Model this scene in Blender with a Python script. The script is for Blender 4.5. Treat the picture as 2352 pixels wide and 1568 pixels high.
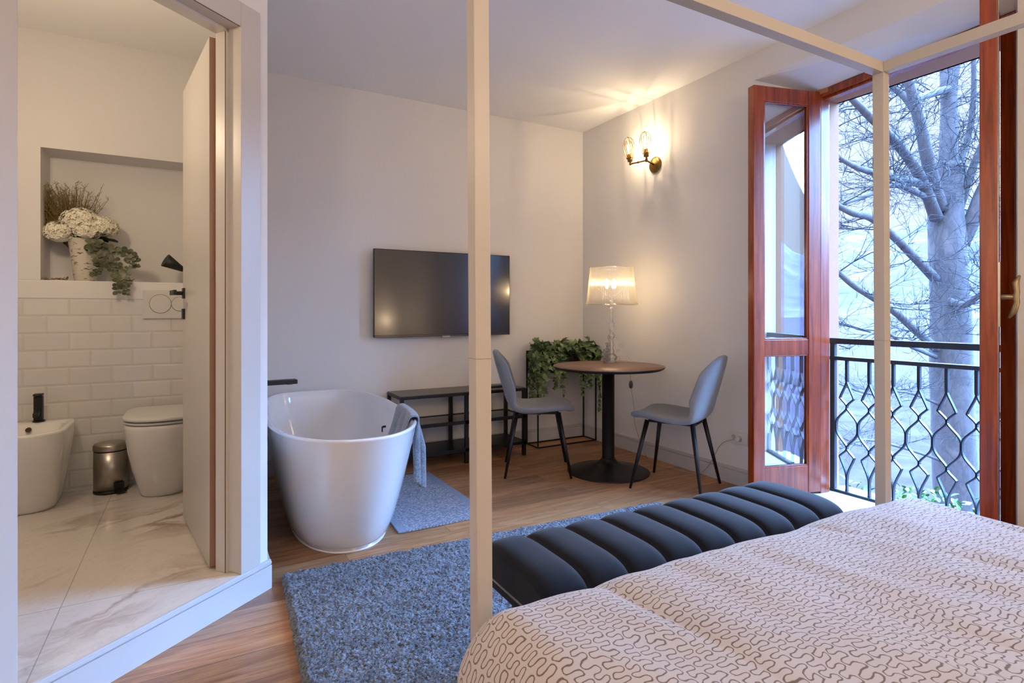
import bpy, bmesh, math, random
from mathutils import Vector, Matrix, noise
import numpy as np
random.seed(7)
for o in list(bpy.data.objects): bpy.data.objects.remove(o)
S = bpy.context.scene
COL = S.collection
PI = math.pi
# ------------------------------------------------------------------ camera
YAW = math.radians(60.7); FPX = 1300.0; HZ = 716.0; CH = 1.13
FW = Vector((math.cos(YAW), math.sin(YAW), 0)); RT = Vector((math.sin(YAW), -math.cos(YAW), 0))
cd = bpy.data.cameras.new('camera'); cam = bpy.data.objects.new('camera', cd); COL.objects.link(cam)
cam.location = (0, 0, CH); cam.rotation_euler = (PI/2, 0, YAW - PI/2)
cd.sensor_width = 36; cd.sensor_fit = 'HORIZONTAL'; cd.lens = FPX/2352*36
cd.shift_y = -(784-HZ)/2352*1.0; cd.clip_start = 0.05; cd.clip_end = 9000
S.camera = cam
# ------------------------------------------------------------------ world, sun, daylight
w = bpy.data.worlds.new('World'); S.world = w; w.use_nodes = True
nt = w.node_tree; nt.nodes.clear()
out = nt.nodes.new('ShaderNodeOutputWorld'); bg = nt.nodes.new('ShaderNodeBackground')
tc = nt.nodes.new('ShaderNodeTexCoord'); sx = nt.nodes.new('ShaderNodeSeparateXYZ'); cr = nt.nodes.new('ShaderNodeValToRGB')
nt.links.new(tc.outputs['Generated'], sx.inputs[0]); nt.links.new(sx.outputs['Z'], cr.inputs[0])
for _p, _c in ((0.0, (.36, .46, .66, 1)), (.40, (.46, .62, .95, 1)), (.60, (3.0, 5.0, 9.6, 1)), (1.0, (3.0, 5.0, 9.6, 1))):
    _e = cr.color_ramp.elements[0] if _p == 0 else (cr.color_ramp.elements[-1] if _p == 1 else cr.color_ramp.elements.new(_p)); _e.position = _p; _e.color = _c
nt.links.new(cr.outputs[0], bg.inputs[0]); bg.inputs[1].default_value = 1.0
nt.links.new(bg.outputs[0], out.inputs[0])
def sunlamp(name, d, energy, color, ang):
    l = bpy.data.lights.new(name, 'SUN'); l.energy = energy; l.color = color; l.angle = math.radians(ang)
    o = bpy.data.objects.new(name, l); COL.objects.link(o)
    o.rotation_euler = Vector(d).to_track_quat('-Z', 'Y').to_euler(); o.location = (8, 0, 6); return o
SKY_SUN = sunlamp('daylight', (-0.76, 0.48, -0.36), 13.0, (0.20, 0.48, 1.0), 66)
SKY_HIGH = sunlamp('daylight_high', (-0.70, -0.20, -0.70), 26.0, (0.26, 0.50, 1.0), 70)
def portal():
    l = bpy.data.lights.new('window_portal', 'AREA'); l.shape = 'RECTANGLE'; l.size = 1.2; l.size_y = 2.6
    l.cycles.is_portal = True
    o = bpy.data.objects.new('window_portal', l); COL.objects.link(o); o.location = (3.66, 1.62, 1.25)
    o.rotation_euler = Vector((-1, 0, 0)).to_track_quat('-Z', 'Y').to_euler()
portal()
def plight(name, loc, energy, color=(1.0, 0.62, 0.30), r=0.03):
    l = bpy.data.lights.new(name, 'POINT'); l.energy = energy; l.color = color; l.shadow_soft_size = r
    o = bpy.data.objects.new(name, l); COL.objects.link(o); o.location = loc; return o
WARM = (1.0, 0.74, 0.48)
plight('bathroom_ceiling_light', (-0.75, 2.75, 2.05), 9.5, (1.0, 0.78, 0.54), 0.08)
plight('bedside_light_window_side', (2.70, -0.72, 1.0), 6.5, WARM, 0.06)
plight('room_fill_light', (1.35, -0.70, 2.10), 15, (1.0, 0.80, 0.60), 0.12)  # unseen warm fill added behind the camera to lift walls and ceiling
plight('left_fill_light', (-1.15, -0.90, 1.90), 22, (1.0, 0.80, 0.60), 0.12)  # unseen fill added far left, brightens the walls more than the duvet
S.cycles.transparent_max_bounces = 48
S.view_settings.view_transform = 'Standard'; S.view_settings.look = 'None'
S.view_settings.exposure = 1.1; S.view_settings.gamma = 1.0; S.view_settings.use_curve_mapping = False
# ------------------------------------------------------------------ mesh helper
class MB:
    def __init__(s): s.v = []; s.f = []; s.sm = []; s.uv = None
    def add(s, vs, fs, smooth=False):
        b = len(s.v); s.v += [tuple(v) for v in vs]
        for f in fs: s.f.append(tuple(i+b for i in f)); s.sm.append(smooth)
        return s
    def box(s, x0, x1, y0, y1, z0, z1):
        vs = [(x, y, z) for x in (x0, x1) for y in (y0, y1) for z in (z0, z1)]
        return s.add(vs, [(0,1,3,2), (4,6,7,5), (0,4,5,1), (2,3,7,6), (0,2,6,4), (1,5,7,3)])
    def obox(s, p0, d, L, n, W, z0, z1, a0=0.0, w0=0.0):
        """box from p0 (xy) along unit d: a0..L, along unit n: w0..W"""
        vs = []
        for a in (a0, L):
            for b in (w0, W):
                for z in (z0, z1): vs.append((p0[0]+d[0]*a+n[0]*b, p0[1]+d[1]*a+n[1]*b, z))
        return s.add(vs, [(0,1,3,2), (4,6,7,5), (0,4,5,1), (2,3,7,6), (0,2,6,4), (1,5,7,3)])
    def prism(s, poly, z0, z1):
        n = len(poly); vs = [(x, y, z0) for x, y in poly] + [(x, y, z1) for x, y in poly]
        return s.add(vs, [tuple(reversed(range(n))), tuple(range(n, 2*n))] + [(i, (i+1) % n, n+(i+1) % n, n+i) for i in range(n)])
    def tube(s, path, r, n=10, caps=True):
        path = [Vector(p) for p in path]; m = len(path)
        if not hasattr(r, '__len__'): r = [r]*m
        vs = []; ref = None
        for i, p in enumerate(path):
            t = (path[min(i+1, m-1)] - path[max(i-1, 0)])
            if t.length < 1e-9: t = Vector((0, 0, 1))
            t.normalize()
            if ref is None: ref = Vector((0, 0, 1)) if abs(t.z) < .9 else Vector((1, 0, 0))
            a = ref - t*ref.dot(t)
            if a.length < 1e-4: a = t.orthogonal()
            a.normalize(); b = t.cross(a); ref = a
            for k in range(n):
                q = 2*PI*k/n; vs.append(p + (a*math.cos(q) + b*math.sin(q))*r[i])
        fs = []
        for i in range(m-1):
            for k in range(n): fs.append((i*n+k, i*n+(k+1) % n, (i+1)*n+(k+1) % n, (i+1)*n+k))
        s.add(vs, fs, True)
        if caps:
            b = len(s.v)-len(vs)
            s.f.append(tuple(b+k for k in reversed(range(n)))); s.sm.append(False)
            s.f.append(tuple(b+(m-1)*n+k for k in range(n))); s.sm.append(False)
        return s
    def cyl(s, p0, p1, r0, r1=None, n=24): 
        return s.tube([p0, p1], [r0, r0 if r1 is None else r1], n)
    def lathe(s, prof, c=(0,0,0), n=48, close=True):
        vs = []; m = len(prof)
        for r, z in prof:
            for k in range(n):
                q = 2*PI*k/n; vs.append((c[0]+r*math.cos(q), c[1]+r*math.sin(q), c[2]+z))
        fs = [(i*n+k, i*n+(k+1) % n, (i+1)*n+(k+1) % n, (i+1)*n+k) for i in range(m-1) for k in range(n)]
        s.add(vs, fs, True)
        if close:
            b = len(s.v)-len(vs)
            if prof[0][0] > 1e-5: s.f.append(tuple(b+k for k in reversed(range(n)))); s.sm.append(False)
            if prof[-1][0] > 1e-5: s.f.append(tuple(b+(m-1)*n+k for k in range(n))); s.sm.append(False)
        return s
    def grid(s, fn, nu, nv, cu=False, cv=False, smooth=True):
        vs = [fn(i/(nu if cu else nu-1), j/(nv if cv else nv-1)) for i in range(nu) for j in range(nv)]
        fs = []
        for i in range(nu if cu else nu-1):
            for j in range(nv if cv else nv-1):
                a, b = (i+1) % nu, (j+1) % nv
                fs.append((i*nv+j, a*nv+j, a*nv+b, i*nv+b))
        return s.add(vs, fs, smooth)
    def sphere(s, c, r, n=12, sc=(1,1,1)):
        def fn(u, v):
            th = u*2*PI; ph = PI*(0.001+v*.998)
            return (c[0]+r*sc[0]*math.sin(ph)*math.cos(th), c[1]+r*sc[1]*math.sin(ph)*math.sin(th), c[2]+r*sc[2]*math.cos(ph))
        return s.grid(fn, n, max(6, n//2+2), True, False)
    def build(s, name, mat, parent=None, label=None, bevel=0, solid=0, subsurf=0, seg=2, props=None):
        me = bpy.data.meshes.new(name)
        off = parent.location if parent else Vector((0,0,0))
        p = parent
        while p is not None and p.parent is not None: p = p.parent; off = off + p.location
        me.from_pydata([(v[0]-off[0], v[1]-off[1], v[2]-off[2]) for v in s.v], [], s.f)
        me.polygons.foreach_set('use_smooth', s.sm)
        if s.uv is not None:
            ul = me.uv_layers.new(name='UVMap'); li = np.zeros(len(me.loops), dtype=np.int32); me.loops.foreach_get('vertex_index', li)
            ul.data.foreach_set('uv', np.array(s.uv, dtype=np.float32)[li].ravel())
        bm = bmesh.new(); bm.from_mesh(me); bmesh.ops.recalc_face_normals(bm, faces=bm.faces); bm.to_mesh(me); bm.free()
        me.materials.append(mat); o = bpy.data.objects.new(name, me); COL.objects.link(o)
        if parent: o.parent = parent
        if bevel:
            b = o.modifiers.new('bevel', 'BEVEL'); b.width = bevel; b.segments = seg; b.limit_method = 'ANGLE'; b.angle_limit = math.radians(40)
        if solid:
            b = o.modifiers.new('solid', 'SOLIDIFY'); b.thickness = solid; b.offset = 0
        if subsurf:
            b = o.modifiers.new('sub', 'SUBSURF'); b.levels = subsurf; b.render_levels = subsurf
        if label: o['label'] = label
        if props:
            for k, v in props.items(): o[k] = v
        return o
def tag(o, label, cat, group=None):
    o['label'] = label; o['category'] = cat
    if group: o['group'] = group
    return o
def thing(name, label, cat, loc=(0,0,0), group=None):
    o = bpy.data.objects.new(name, None); COL.objects.link(o); o.location = loc; o.empty_display_size = .1
    return tag(o, label, cat, group)
def structE(name, label, loc=(0,0,0)):
    o = bpy.data.objects.new(name, None); COL.objects.link(o); o.location = loc; o['kind'] = 'structure'; o['label'] = label; return o
def struct(mb, name, mat, label=None, **k):
    o = mb.build(name, mat, **k); o['kind'] = 'structure'
    if label: o['label'] = label
    return o
def WP(px, py, d):
    return Vector((0, 0, CH)) + d*(FW + (px-1176)/FPX*RT) + Vector((0, 0, -(py-HZ)/FPX*d))
# ------------------------------------------------------------------ materials
def srgb(h):
    c = [int(h[i:i+2], 16)/255 for i in (0, 2, 4)]
    return tuple([x/12.92 if x <= .04045 else ((x+.055)/1.055)**2.4 for x in c]) + (1,)
class Mat:
    def __init__(s, name):
        s.m = bpy.data.materials.new(name); s.m.use_nodes = True; s.t = s.m.node_tree; s.t.nodes.clear()
        s.out = s.n('ShaderNodeOutputMaterial'); 
    def n(s, typ, **k):
        x = s.t.nodes.new(typ)
        for a, b in k.items(): setattr(x, a, b)
        return x
    def l(s, a, b): s.t.links.new(a, b)
    def val(s, x, v):
        if hasattr(v, 'links'): s.l(v, x)
        else: x.default_value = v
    def math(s, op, a, b=0.0, c=0.0, clamp=False):
        x = s.n('ShaderNodeMath', operation=op, use_clamp=clamp)
        s.val(x.inputs[0], a); s.val(x.inputs[1], b); s.val(x.inputs[2], c); return x.outputs[0]
    def mix(s, f, a, b, blend='MIX'):
        x = s.n('ShaderNodeMix', data_type='RGBA', blend_type=blend)
        s.val(x.inputs[0], f); s.val(x.inputs[6], a); s.val(x.inputs[7], b); return x.outputs[2]
    def noise(s, vec, scale, detail=3, rough=.5, dist=0):
        x = s.n('ShaderNodeTexNoise'); 
        if vec is not None: s.l(vec, x.inputs['Vector'])
        x.inputs['Scale'].default_value = scale; x.inputs['Detail'].default_value = detail
        x.inputs['Roughness'].default_value = rough; x.inputs['Distortion'].default_value = dist; return x
    def mapping(s, vec, sc=(1,1,1), rot=(0,0,0), loc=(0,0,0)):
        x = s.n('ShaderNodeMapping'); s.l(vec, x.inputs[0]); x.inputs['Scale'].default_value = sc
        x.inputs['Rotation'].default_value = rot; x.inputs['Location'].default_value = loc; return x.outputs[0]
    def ramp(s, f, pts):
        x = s.n('ShaderNodeValToRGB'); s.l(f, x.inputs[0]); e = x.color_ramp.elements
        while len(e) < len(pts): e.new(.5)
        for q, (p, c) in zip(e, pts): q.position = p; q.color = c
        return x.outputs[0]
    def obj(s): return s.n('ShaderNodeTexCoord').outputs['Object']
    def uvc(s): return s.n('ShaderNodeTexCoord').outputs['UV']
    def bump(s, h, strength=.3, dist=.01, normal=None):
        x = s.n('ShaderNodeBump'); x.inputs['Strength'].default_value = strength; x.inputs['Distance'].default_value = dist
        s.l(h, x.inputs['Height'])
        if normal is not None: s.l(normal, x.inputs['Normal'])
        return x.outputs[0]
    def bsdf(s, color, rough=.5, metal=0, bump=None, **k):
        p = s.n('ShaderNodeBsdfPrincipled'); s.val(p.inputs['Base Color'], color); s.val(p.inputs['Roughness'], rough)
        s.val(p.inputs['Metallic'], metal)
        if bump is not None: s.l(bump, p.inputs['Normal'])
        for a, b in k.items(): s.val(p.inputs[a.replace('_', ' ')], b)
        s.l(p.outputs[0], s.out.inputs[0]); s.p = p; return s.m
def plain(name, hexc, rough=.5, metal=0, nscale=30, namt=.06, bump=0, **k):
    m = Mat(name); c = srgb(hexc); o = m.obj(); nn = m.noise(o, nscale, 4)
    col = m.mix(m.math('MULTIPLY', nn.outputs[0], namt*2), c, tuple(x*.6 for x in c[:3])+(1,))
    b = m.bump(nn.outputs[0], bump, .002) if bump else None
    return m.bsdf(col, rough, metal, b, **k)
M_wall = plain('wall_paint', 'dedbd8', .75, 0, 60, .02, .05)
M_ceil = plain('ceiling_paint', 'efedeb', .85, 0, 40, .02)
M_trim = plain('white_lacquer', 'c3c2c2', .3, 0, 20, .02)
M_door = plain('door_lacquer', 'c4beb7', .35, 0, 20, .02)
M_black = plain('black_metal', '16161a', .38, .3, 40, .1)
M_blackmat = plain('matte_black', '121214', .5, 0, 40, .1)
M_ceramic = plain('white_ceramic', 'e4e1dc', .12, 0, 10, .01, Coat_Weight=.4)
M_tub = plain('white_acrylic', 'e2e2e4', .12, 0, 8, .01, Coat_Weight=.6)
M_canopy = plain('cream_metal', 'b9b0a5', .38, 0, 30, .02)
M_navy = None
M_cable = plain('grey_cable', 'a8a4a0', .4)
M_plastic = plain('white_plastic', 'd8d6d2', .35)
def wood_floor():
    m = Mat('oak_floor'); o = m.obj()
    mp = m.mapping(o, (1, 1, 1), (0, 0, 0), (0.3, 0.02, 0))
    br = m.n('ShaderNodeTexBrick'); m.l(mp, br.inputs['Vector']); br.offset = .37; br.offset_frequency = 2
    br.inputs['Color1'].default_value = (0, 0, 0, 1); br.inputs['Color2'].default_value = (1, 1, 1, 1); br.inputs['Mortar'].default_value = (.5, .5, .5, 1)
    br.inputs['Scale'].default_value = 1; br.inputs['Brick Width'].default_value = 1.45; br.inputs['Row Height'].default_value = .16
    br.inputs['Mortar Size'].default_value = .0016; br.inputs['Mortar Smooth'].default_value = .3
    sepc = m.n('ShaderNodeSeparateColor'); m.l(br.outputs['Color'], sepc.inputs[0])
    cx = m.n('ShaderNodeCombineXYZ'); m.l(m.math('MULTIPLY', sepc.outputs[0], 13.7), cx.inputs[2]); m.l(m.math('MULTIPLY', sepc.outputs[0], 5.1), cx.inputs[0])
    va = m.n('ShaderNodeVectorMath', operation='ADD'); m.l(mp, va.inputs[0]); m.l(cx.outputs[0], va.inputs[1])
    g1 = m.noise(m.mapping(va.outputs[0], (1.2, 14, 1)), 2.2, 6, .62, 1.2)
    g2 = m.noise(m.mapping(va.outputs[0], (2.0, 70, 1)), 3, 4, .6, .2)
    col = m.ramp(g1.outputs[0], [(.25, srgb('765236')), (.5, srgb('a87a54')), (.62, srgb('bb8f66')), (.8, srgb('8c6345'))])
    col = m.mix(m.math('MULTIPLY', g2.outputs[0], .35), col, srgb('5f3f28'))
    tone = m.ramp(sepc.outputs[0], [(0, (.72, .66, .62, 1)), (.5, (1, 1, 1, 1)), (1, (1.2, 1.12, 1.02, 1))])
    col = m.mix(1.0, col, tone, 'MULTIPLY')
    col = m.mix(m.math('MULTIPLY', br.outputs['Fac'], .65), col, srgb('2e1c12'))
    h = m.math('SUBTRACT', m.math('MULTIPLY', g2.outputs[0], .25), br.outputs['Fac'])
    rough = m.math('MULTIPLY_ADD', g2.outputs[0], .2, .3)
    return m.bsdf(col, rough, 0, m.bump(h, .35, .002))
M_floor = wood_floor()
def marble():
    m = Mat('marble_tile'); o = m.obj()
    rot = m.mapping(o, (1, 1, 1), (0, 0, math.radians(-28)))
    n0 = m.noise(rot, 1.6, 5, .6)
    wv = m.n('ShaderNodeVectorMath', operation='ADD'); m.l(rot, wv.inputs[0])
    sc = m.n('ShaderNodeVectorMath', operation='SCALE'); m.l(n0.outputs['Color'], sc.inputs[0]); sc.inputs['Scale'].default_value = .55
    m.l(sc.outputs[0], wv.inputs[1])
    n1 = m.noise(m.mapping(wv.outputs[0], (1.0, 4.0, 1)), .85, 4, .5)
    v = m.math('ABSOLUTE', m.math('SUBTRACT', n1.outputs[0], .5))
    vein = m.math('SUBTRACT', 1, m.math('MULTIPLY', v, 22), clamp=True)
    n2 = m.noise(m.mapping(wv.outputs[0], (1.4, 7, 1)), 2.6, 6, .6)
    v2 = m.math('SUBTRACT', 1, m.math('MULTIPLY', m.math('ABSOLUTE', m.math('SUBTRACT', n2.outputs[0], .5)), 40), clamp=True)
    mask = m.noise(o, 1.5, 2); mk = m.math('MULTIPLY', m.math('SUBTRACT', mask.outputs[0], .44), 4, clamp=True)
    f = m.math('ADD', m.math('MULTIPLY', m.math('MULTIPLY', vein, mk), .95), m.math('MULTIPLY', v2, .12), clamp=True)
    col = m.mix(f, srgb('d9d2ca'), srgb('80604a'))
    cl = m.math('MULTIPLY', m.math('SUBTRACT', m.noise(wv.outputs[0], 1.1, 3).outputs[0], .45), 1.6, clamp=True)
    col = m.mix(m.math('MULTIPLY', cl, .35), col, srgb('b7a48e'))
    sx = m.n('ShaderNodeSeparateXYZ'); m.l(o, sx.inputs[0])
    def line(c, per, off):
        fr = m.math('FRACT', m.math('DIVIDE', m.math('ADD', c, off), per))
        d = m.math('MULTIPLY', m.math('ABSOLUTE', m.math('SUBTRACT', fr, .5)), per)
        return m.math('LESS_THAN', d, .0014)
    g = m.math('MAXIMUM', line(sx.outputs[0], .6, .70), line(sx.outputs[1], 1.2, .55))
    col = m.mix(m.math('MULTIPLY', g, .6), col, srgb('7b7064'))
    return m.bsdf(col, .14, 0, m.bump(m.math('MULTIPLY', g, -1), .3, .001))
M_marble = marble()
def metro():
    m = Mat('metro_tile'); o = m.obj()
    sx = m.n('ShaderNodeSeparateXYZ'); m.l(o, sx.inputs[0]); cb = m.n('ShaderNodeCombineXYZ')
    m.l(m.math('ADD', sx.outputs[0], 3.02), cb.inputs[0]); m.l(m.math('SUBTRACT', sx.outputs[2], 1.205), cb.inputs[1])
    br = m.n('ShaderNodeTexBrick'); m.l(cb.outputs[0], br.inputs['Vector']); br.offset = .5
    br.inputs['Color1'].default_value = srgb('dcdad6'); br.inputs['Color2'].default_value = srgb('d6d3ce'); br.inputs['Mortar'].default_value = srgb('d3cfc8')
    br.inputs['Scale'].default_value = 1; br.inputs['Brick Width'].default_value = .20; br.inputs['Row Height'].default_value = .0975
    br.inputs['Mortar Size'].default_value = .011; br.inputs['Mortar Smooth'].default_value = 1.0; br.inputs['Bias'].default_value = 0
    h = m.math('SUBTRACT', 1, br.outputs['Fac'])
    return m.bsdf(br.outputs['Color'], .12, 0, m.bump(h, .38, .005), Coat_Weight=.3)
M_metro = metro()
def glaze_wood(name, a, b, c):
    m = Mat(name); o = m.obj(); g = m.noise(m.mapping(o, (14, 14, .9)), 2.5, 5, .6, .6)
    col = m.ramp(g.outputs[0], [(.3, srgb(a)), (.55, srgb(b)), (.75, srgb(c))])
    return m.bsdf(col, .24, 0, m.bump(g.outputs[0], .12, .002), Coat_Weight=.18, Coat_Roughness=.12)
M_win = glaze_wood('varnished_window_wood', '6b2a12', '96401c', 'a95228')
def fabric(name, c1, c2, scale=350, rough=.95, bump=.4, sheen=.3, big=6):
    m = Mat(name); o = m.obj(); a = m.noise(o, scale, 2); b = m.noise(o, big, 3)
    f = m.math('ADD', m.math('MULTIPLY', a.outputs[0], .7), m.math('MULTIPLY', b.outputs[0], .3))
    col = m.ramp(f, [(.35, srgb(c1)), (.65, srgb(c2))])
    return m.bsdf(col, rough, 0, m.bump(a.outputs[0], bump, .002), Sheen_Weight=sheen)
M_navy = fabric('charcoal_velvet', '090b14', '12141f', 500, .85, .15, .10, 9)
M_navy.node_tree.nodes['Principled BSDF'].inputs['Specular IOR Level'].default_value = .2
M_grey = fabric('grey_chair_fabric', '70737a', '868a92', 500, .9, .3, .2)
M_towel = fabric('grey_towel', '5a636f', '848e9b', 130, .95, .8, .4, 25)
M_beige = fabric('linen', 'cfc8c0', 'dcd6cf', 500)
def rugmat():
    m = Mat('shaggy_rug'); o = m.obj(); a = m.noise(o, 130, 3, .7); b = m.noise(o, 22, 4, .6)
    f = m.math('ADD', m.math('MULTIPLY', a.outputs[0], .65), m.math('MULTIPLY', b.outputs[0], .35))
    col = m.ramp(f, [(.36, srgb('232b36')), (.5, srgb('4e5866')), (.62, srgb('7f8a99'))])
    return m.bsdf(col, .95, 0, m.bump(a.outputs[0], .8, .01), Sheen_Weight=.3)
M_rug = rugmat()
def matmat():
    m = Mat('woven_bath_mat'); o = m.obj(); r = m.mapping(o, (1, 1, 1), (0, 0, PI/4))
    c = m.n('ShaderNodeTexVoronoi'); m.l(r, c.inputs['Vector']); c.inputs['Scale'].default_value = 75; c.inputs['Randomness'].default_value = .45
    f = m.math('MULTIPLY', c.outputs['Distance'], 1.5, clamp=True)
    col = m.mix(f, srgb('c6c8d2'), srgb('6f7787'))
    sx = m.n('ShaderNodeSeparateXYZ'); m.l(o, sx.inputs[0])
    edge = m.math('GREATER_THAN', m.math('ABSOLUTE', m.math('SUBTRACT', sx.outputs[0], 1.17)), .215)
    col = m.mix(edge, col, srgb('7e8798'))
    return m.bsdf(col, .9, 0, m.bump(f, .6, .004))
M_mat = matmat()
def tabletop():
    m = Mat('walnut_table_top'); o = m.obj(); g = m.noise(m.mapping(o, (3, 40, 3)), 2, 5, .6, .4)
    col = m.ramp(g.outputs[0], [(.3, srgb('6b4a3a')), (.7, srgb('93705a'))])
    return m.bsdf(col, .38)
M_ttop = tabletop()
def clearmat(name, tint, gl=.25, rough=.03, ior=1.35, fres=1.0):
    m = Mat(name)
    t = m.n('ShaderNodeBsdfTransparent'); t.inputs[0].default_value = tint
    g = m.n('ShaderNodeBsdfGlossy'); g.inputs['Roughness'].default_value = rough; g.inputs['Color'].default_value = (1, 1, 1, 1)
    fr = m.n('ShaderNodeFresnel'); fr.inputs[0].default_value = ior
    f = m.math('ADD', m.math('MULTIPLY', fr.outputs[0], fres), gl, clamp=True)
    mx = m.n('ShaderNodeMixShader'); m.l(f, mx.inputs[0]); m.l(t.outputs[0], mx.inputs[1]); m.l(g.outputs[0], mx.inputs[2])
    m.l(mx.outputs[0], m.out.inputs[0]); return m.m
M_glass = clearmat('window_glass', (.93, .96, .97, 1), .30, rough=.01)
M_clear = clearmat('clear_acrylic', (.985, .975, .96, 1), .11, rough=.07, ior=1.5, fres=.7)
M_bulbglass = clearmat('bulb_glass', (1, .97, .9, 1), .02, rough=.02, ior=1.1)
M_shelfglass = clearmat('shelf_glass', (.80, .86, .84, 1), .12, rough=.03)
def shademat():
    m = Mat('pleated_clear_shade'); o = m.obj()
    t = m.n('ShaderNodeBsdfTransparent'); t.inputs[0].default_value = (1, .97, .90, 1)
    tr = m.n('ShaderNodeBsdfTranslucent'); tr.inputs[0].default_value = (1, .93, .80, 1)
    g = m.n('ShaderNodeBsdfGlossy'); g.inputs['Roughness'].default_value = .12
    a = m.n('ShaderNodeMixShader'); a.inputs[0].default_value = .10; m.l(t.outputs[0], a.inputs[1]); m.l(tr.outputs[0], a.inputs[2])
    b = m.n('ShaderNodeMixShader'); b.inputs[0].default_value = .13; m.l(a.outputs[0], b.inputs[1]); m.l(g.outputs[0], b.inputs[2])
    m.l(b.outputs[0], m.out.inputs[0]); return m.m
M_shade = shademat()
def emis(name, col, st):
    m = Mat(name); e = m.n('ShaderNodeEmission'); e.inputs[0].default_value = col; e.inputs[1].default_value = st
    m.l(e.outputs[0], m.out.inputs[0]); return m.m
M_fil = emis('glowing_filament', (1, .78, .48, 1), 60)
M_bulb = emis('lit_bulb', (1, .72, .42, 1), 14)
M_brass = plain('aged_brass', '8f6f3a', .32, .95, 60, .3)
M_steel = None
def steel():
    m = Mat('brushed_steel'); o = m.obj(); g = m.noise(m.mapping(o, (1, 1, 90)), 8, 3)
    return m.bsdf(m.mix(g.outputs[0], srgb('9a938c'), srgb('b5aea6')), .3, 1, m.bump(g.outputs[0], .1, .001))
M_steel = steel()
def tvmat():
    m = Mat('tv_screen'); return m.bsdf(srgb('08080a'), .22, 0, Specular_IOR_Level=.9, Coat_Weight=.6, Coat_Roughness=.12)
M_tv = tvmat()
def duvetmat():
    m = Mat('squiggle_duvet'); uv = m.uvc()
    nz = m.noise(uv, 28, 2, .5); dv = m.n('ShaderNodeVectorMath', operation='SUBTRACT'); m.l(nz.outputs['Color'], dv.inputs[0]); dv.inputs[1].default_value = (.5, .5, .5)
    ds = m.n('ShaderNodeVectorMath', operation='SCALE'); m.l(dv.outputs[0], ds.inputs[0]); ds.inputs['Scale'].default_value = .018
    nz2 = m.noise(uv, 6, 2, .5); dv2 = m.n('ShaderNodeVectorMath', operation='SUBTRACT'); m.l(nz2.outputs['Color'], dv2.inputs[0]); dv2.inputs[1].default_value = (.5, .5, .5)
    ds2 = m.n('ShaderNodeVectorMath', operation='SCALE'); m.l(dv2.outputs[0], ds2.inputs[0]); ds2.inputs['Scale'].default_value = .05
    a1 = m.n('ShaderNodeVectorMath', operation='ADD'); m.l(uv, a1.inputs[0]); m.l(ds.outputs[0], a1.inputs[1])
    a2 = m.n('ShaderNodeVectorMath', operation='ADD'); m.l(a1.outputs[0], a2.inputs[0]); m.l(ds2.outputs[0], a2.inputs[1])
    sx = m.n('ShaderNodeSeparateXYZ'); m.l(a2.outputs[0], sx.inputs[0])
    p = .031; A = .0125; lam = .027; k = 2*PI/lam; C = -.72/k
    xr = m.math('DIVIDE', sx.outputs[0], p); row = m.math('FLOOR', xr)
    v = m.math('MULTIPLY', m.math('SUBTRACT', m.math('FRACT', xr), .5), p)
    rnd = m.math('FRACT', m.math('MULTIPLY', m.math('SINE', m.math('MULTIPLY', row, 12.9898)), 43758.5))
    y = m.math('ADD', sx.outputs[1], m.math('MULTIPLY', rnd, lam))
    q = m.math('MINIMUM', m.math('MAXIMUM', m.math('DIVIDE', v, A), -1), 1)
    s = m.math('ARCSINE', q)
    off = m.math('ADD', m.math('DIVIDE', s, k), m.math('MULTIPLY', m.math('SINE', m.math('MULTIPLY', s, 2)), C))
    def wrapd(e):
        fr = m.math('FRACT', m.math('ADD', m.math('DIVIDE', e, lam), .5)); return m.math('MULTIPLY', m.math('ABSOLUTE', m.math('SUBTRACT', fr, .5)), lam)
    d1 = wrapd(m.math('SUBTRACT', y, off)); d2 = wrapd(m.math('ADD', m.math('SUBTRACT', y, lam/2), off))
    d = m.math('MINIMUM', d1, d2)
    dvs = m.math('MULTIPLY', m.math('COSINE', s), A)
    dys = m.math('MULTIPLY_ADD', m.math('COSINE', m.math('MULTIPLY', s, 2)), 2*C, 1/k)
    cor = m.math('DIVIDE', dvs, m.math('SQRT', m.math('ADD', m.math('MULTIPLY', dvs, dvs), m.math('MULTIPLY', dys, dys))))
    cor = m.math('MAXIMUM', cor, .32)
    ex = m.math('MAXIMUM', m.math('SUBTRACT', m.math('ABSOLUTE', v), A), 0)
    dd = m.math('MULTIPLY', d, cor)
    dist = m.math('SQRT', m.math('ADD', m.math('MULTIPLY', dd, dd), m.math('MULTIPLY', ex, ex)))
    f = m.math('SUBTRACT', 1, m.math('DIVIDE', m.math('SUBTRACT', dist, .0009), .0009), clamp=True)
    col = m.mix(f, srgb('b8b0ae'), srgb('6a584c'))
    wv = m.noise(uv, 900, 1)
    return m.bsdf(col, .9, 0, m.bump(wv.outputs[0], .15, .001), Sheen_Weight=.2)
M_duvet = duvetmat()
def leafmat(name, a, b, c):
    m = Mat(name); o = m.obj(); g = m.noise(o, 14, 3); col = m.ramp(g.outputs[0], [(.3, srgb(a)), (.5, srgb(b)), (.7, srgb(c))])
    return m.bsdf(col, .5, 0, Subsurface_Weight=0.0)
M_ivy = leafmat('ivy_leaf', '364628', '566a40', '8a9c6e')
M_euc = leafmat('eucalyptus_leaf', '3c4030', '565a42', '86866c')
M_darkleaf = leafmat('dark_green_leaf', '141c14', '26341f', '3c4a2e')
M_petal = plain('white_petal', 'f2ecd8', .7)
M_dry = plain('dried_grass', '8a7142', .9, 0, 40, .2)
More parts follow.
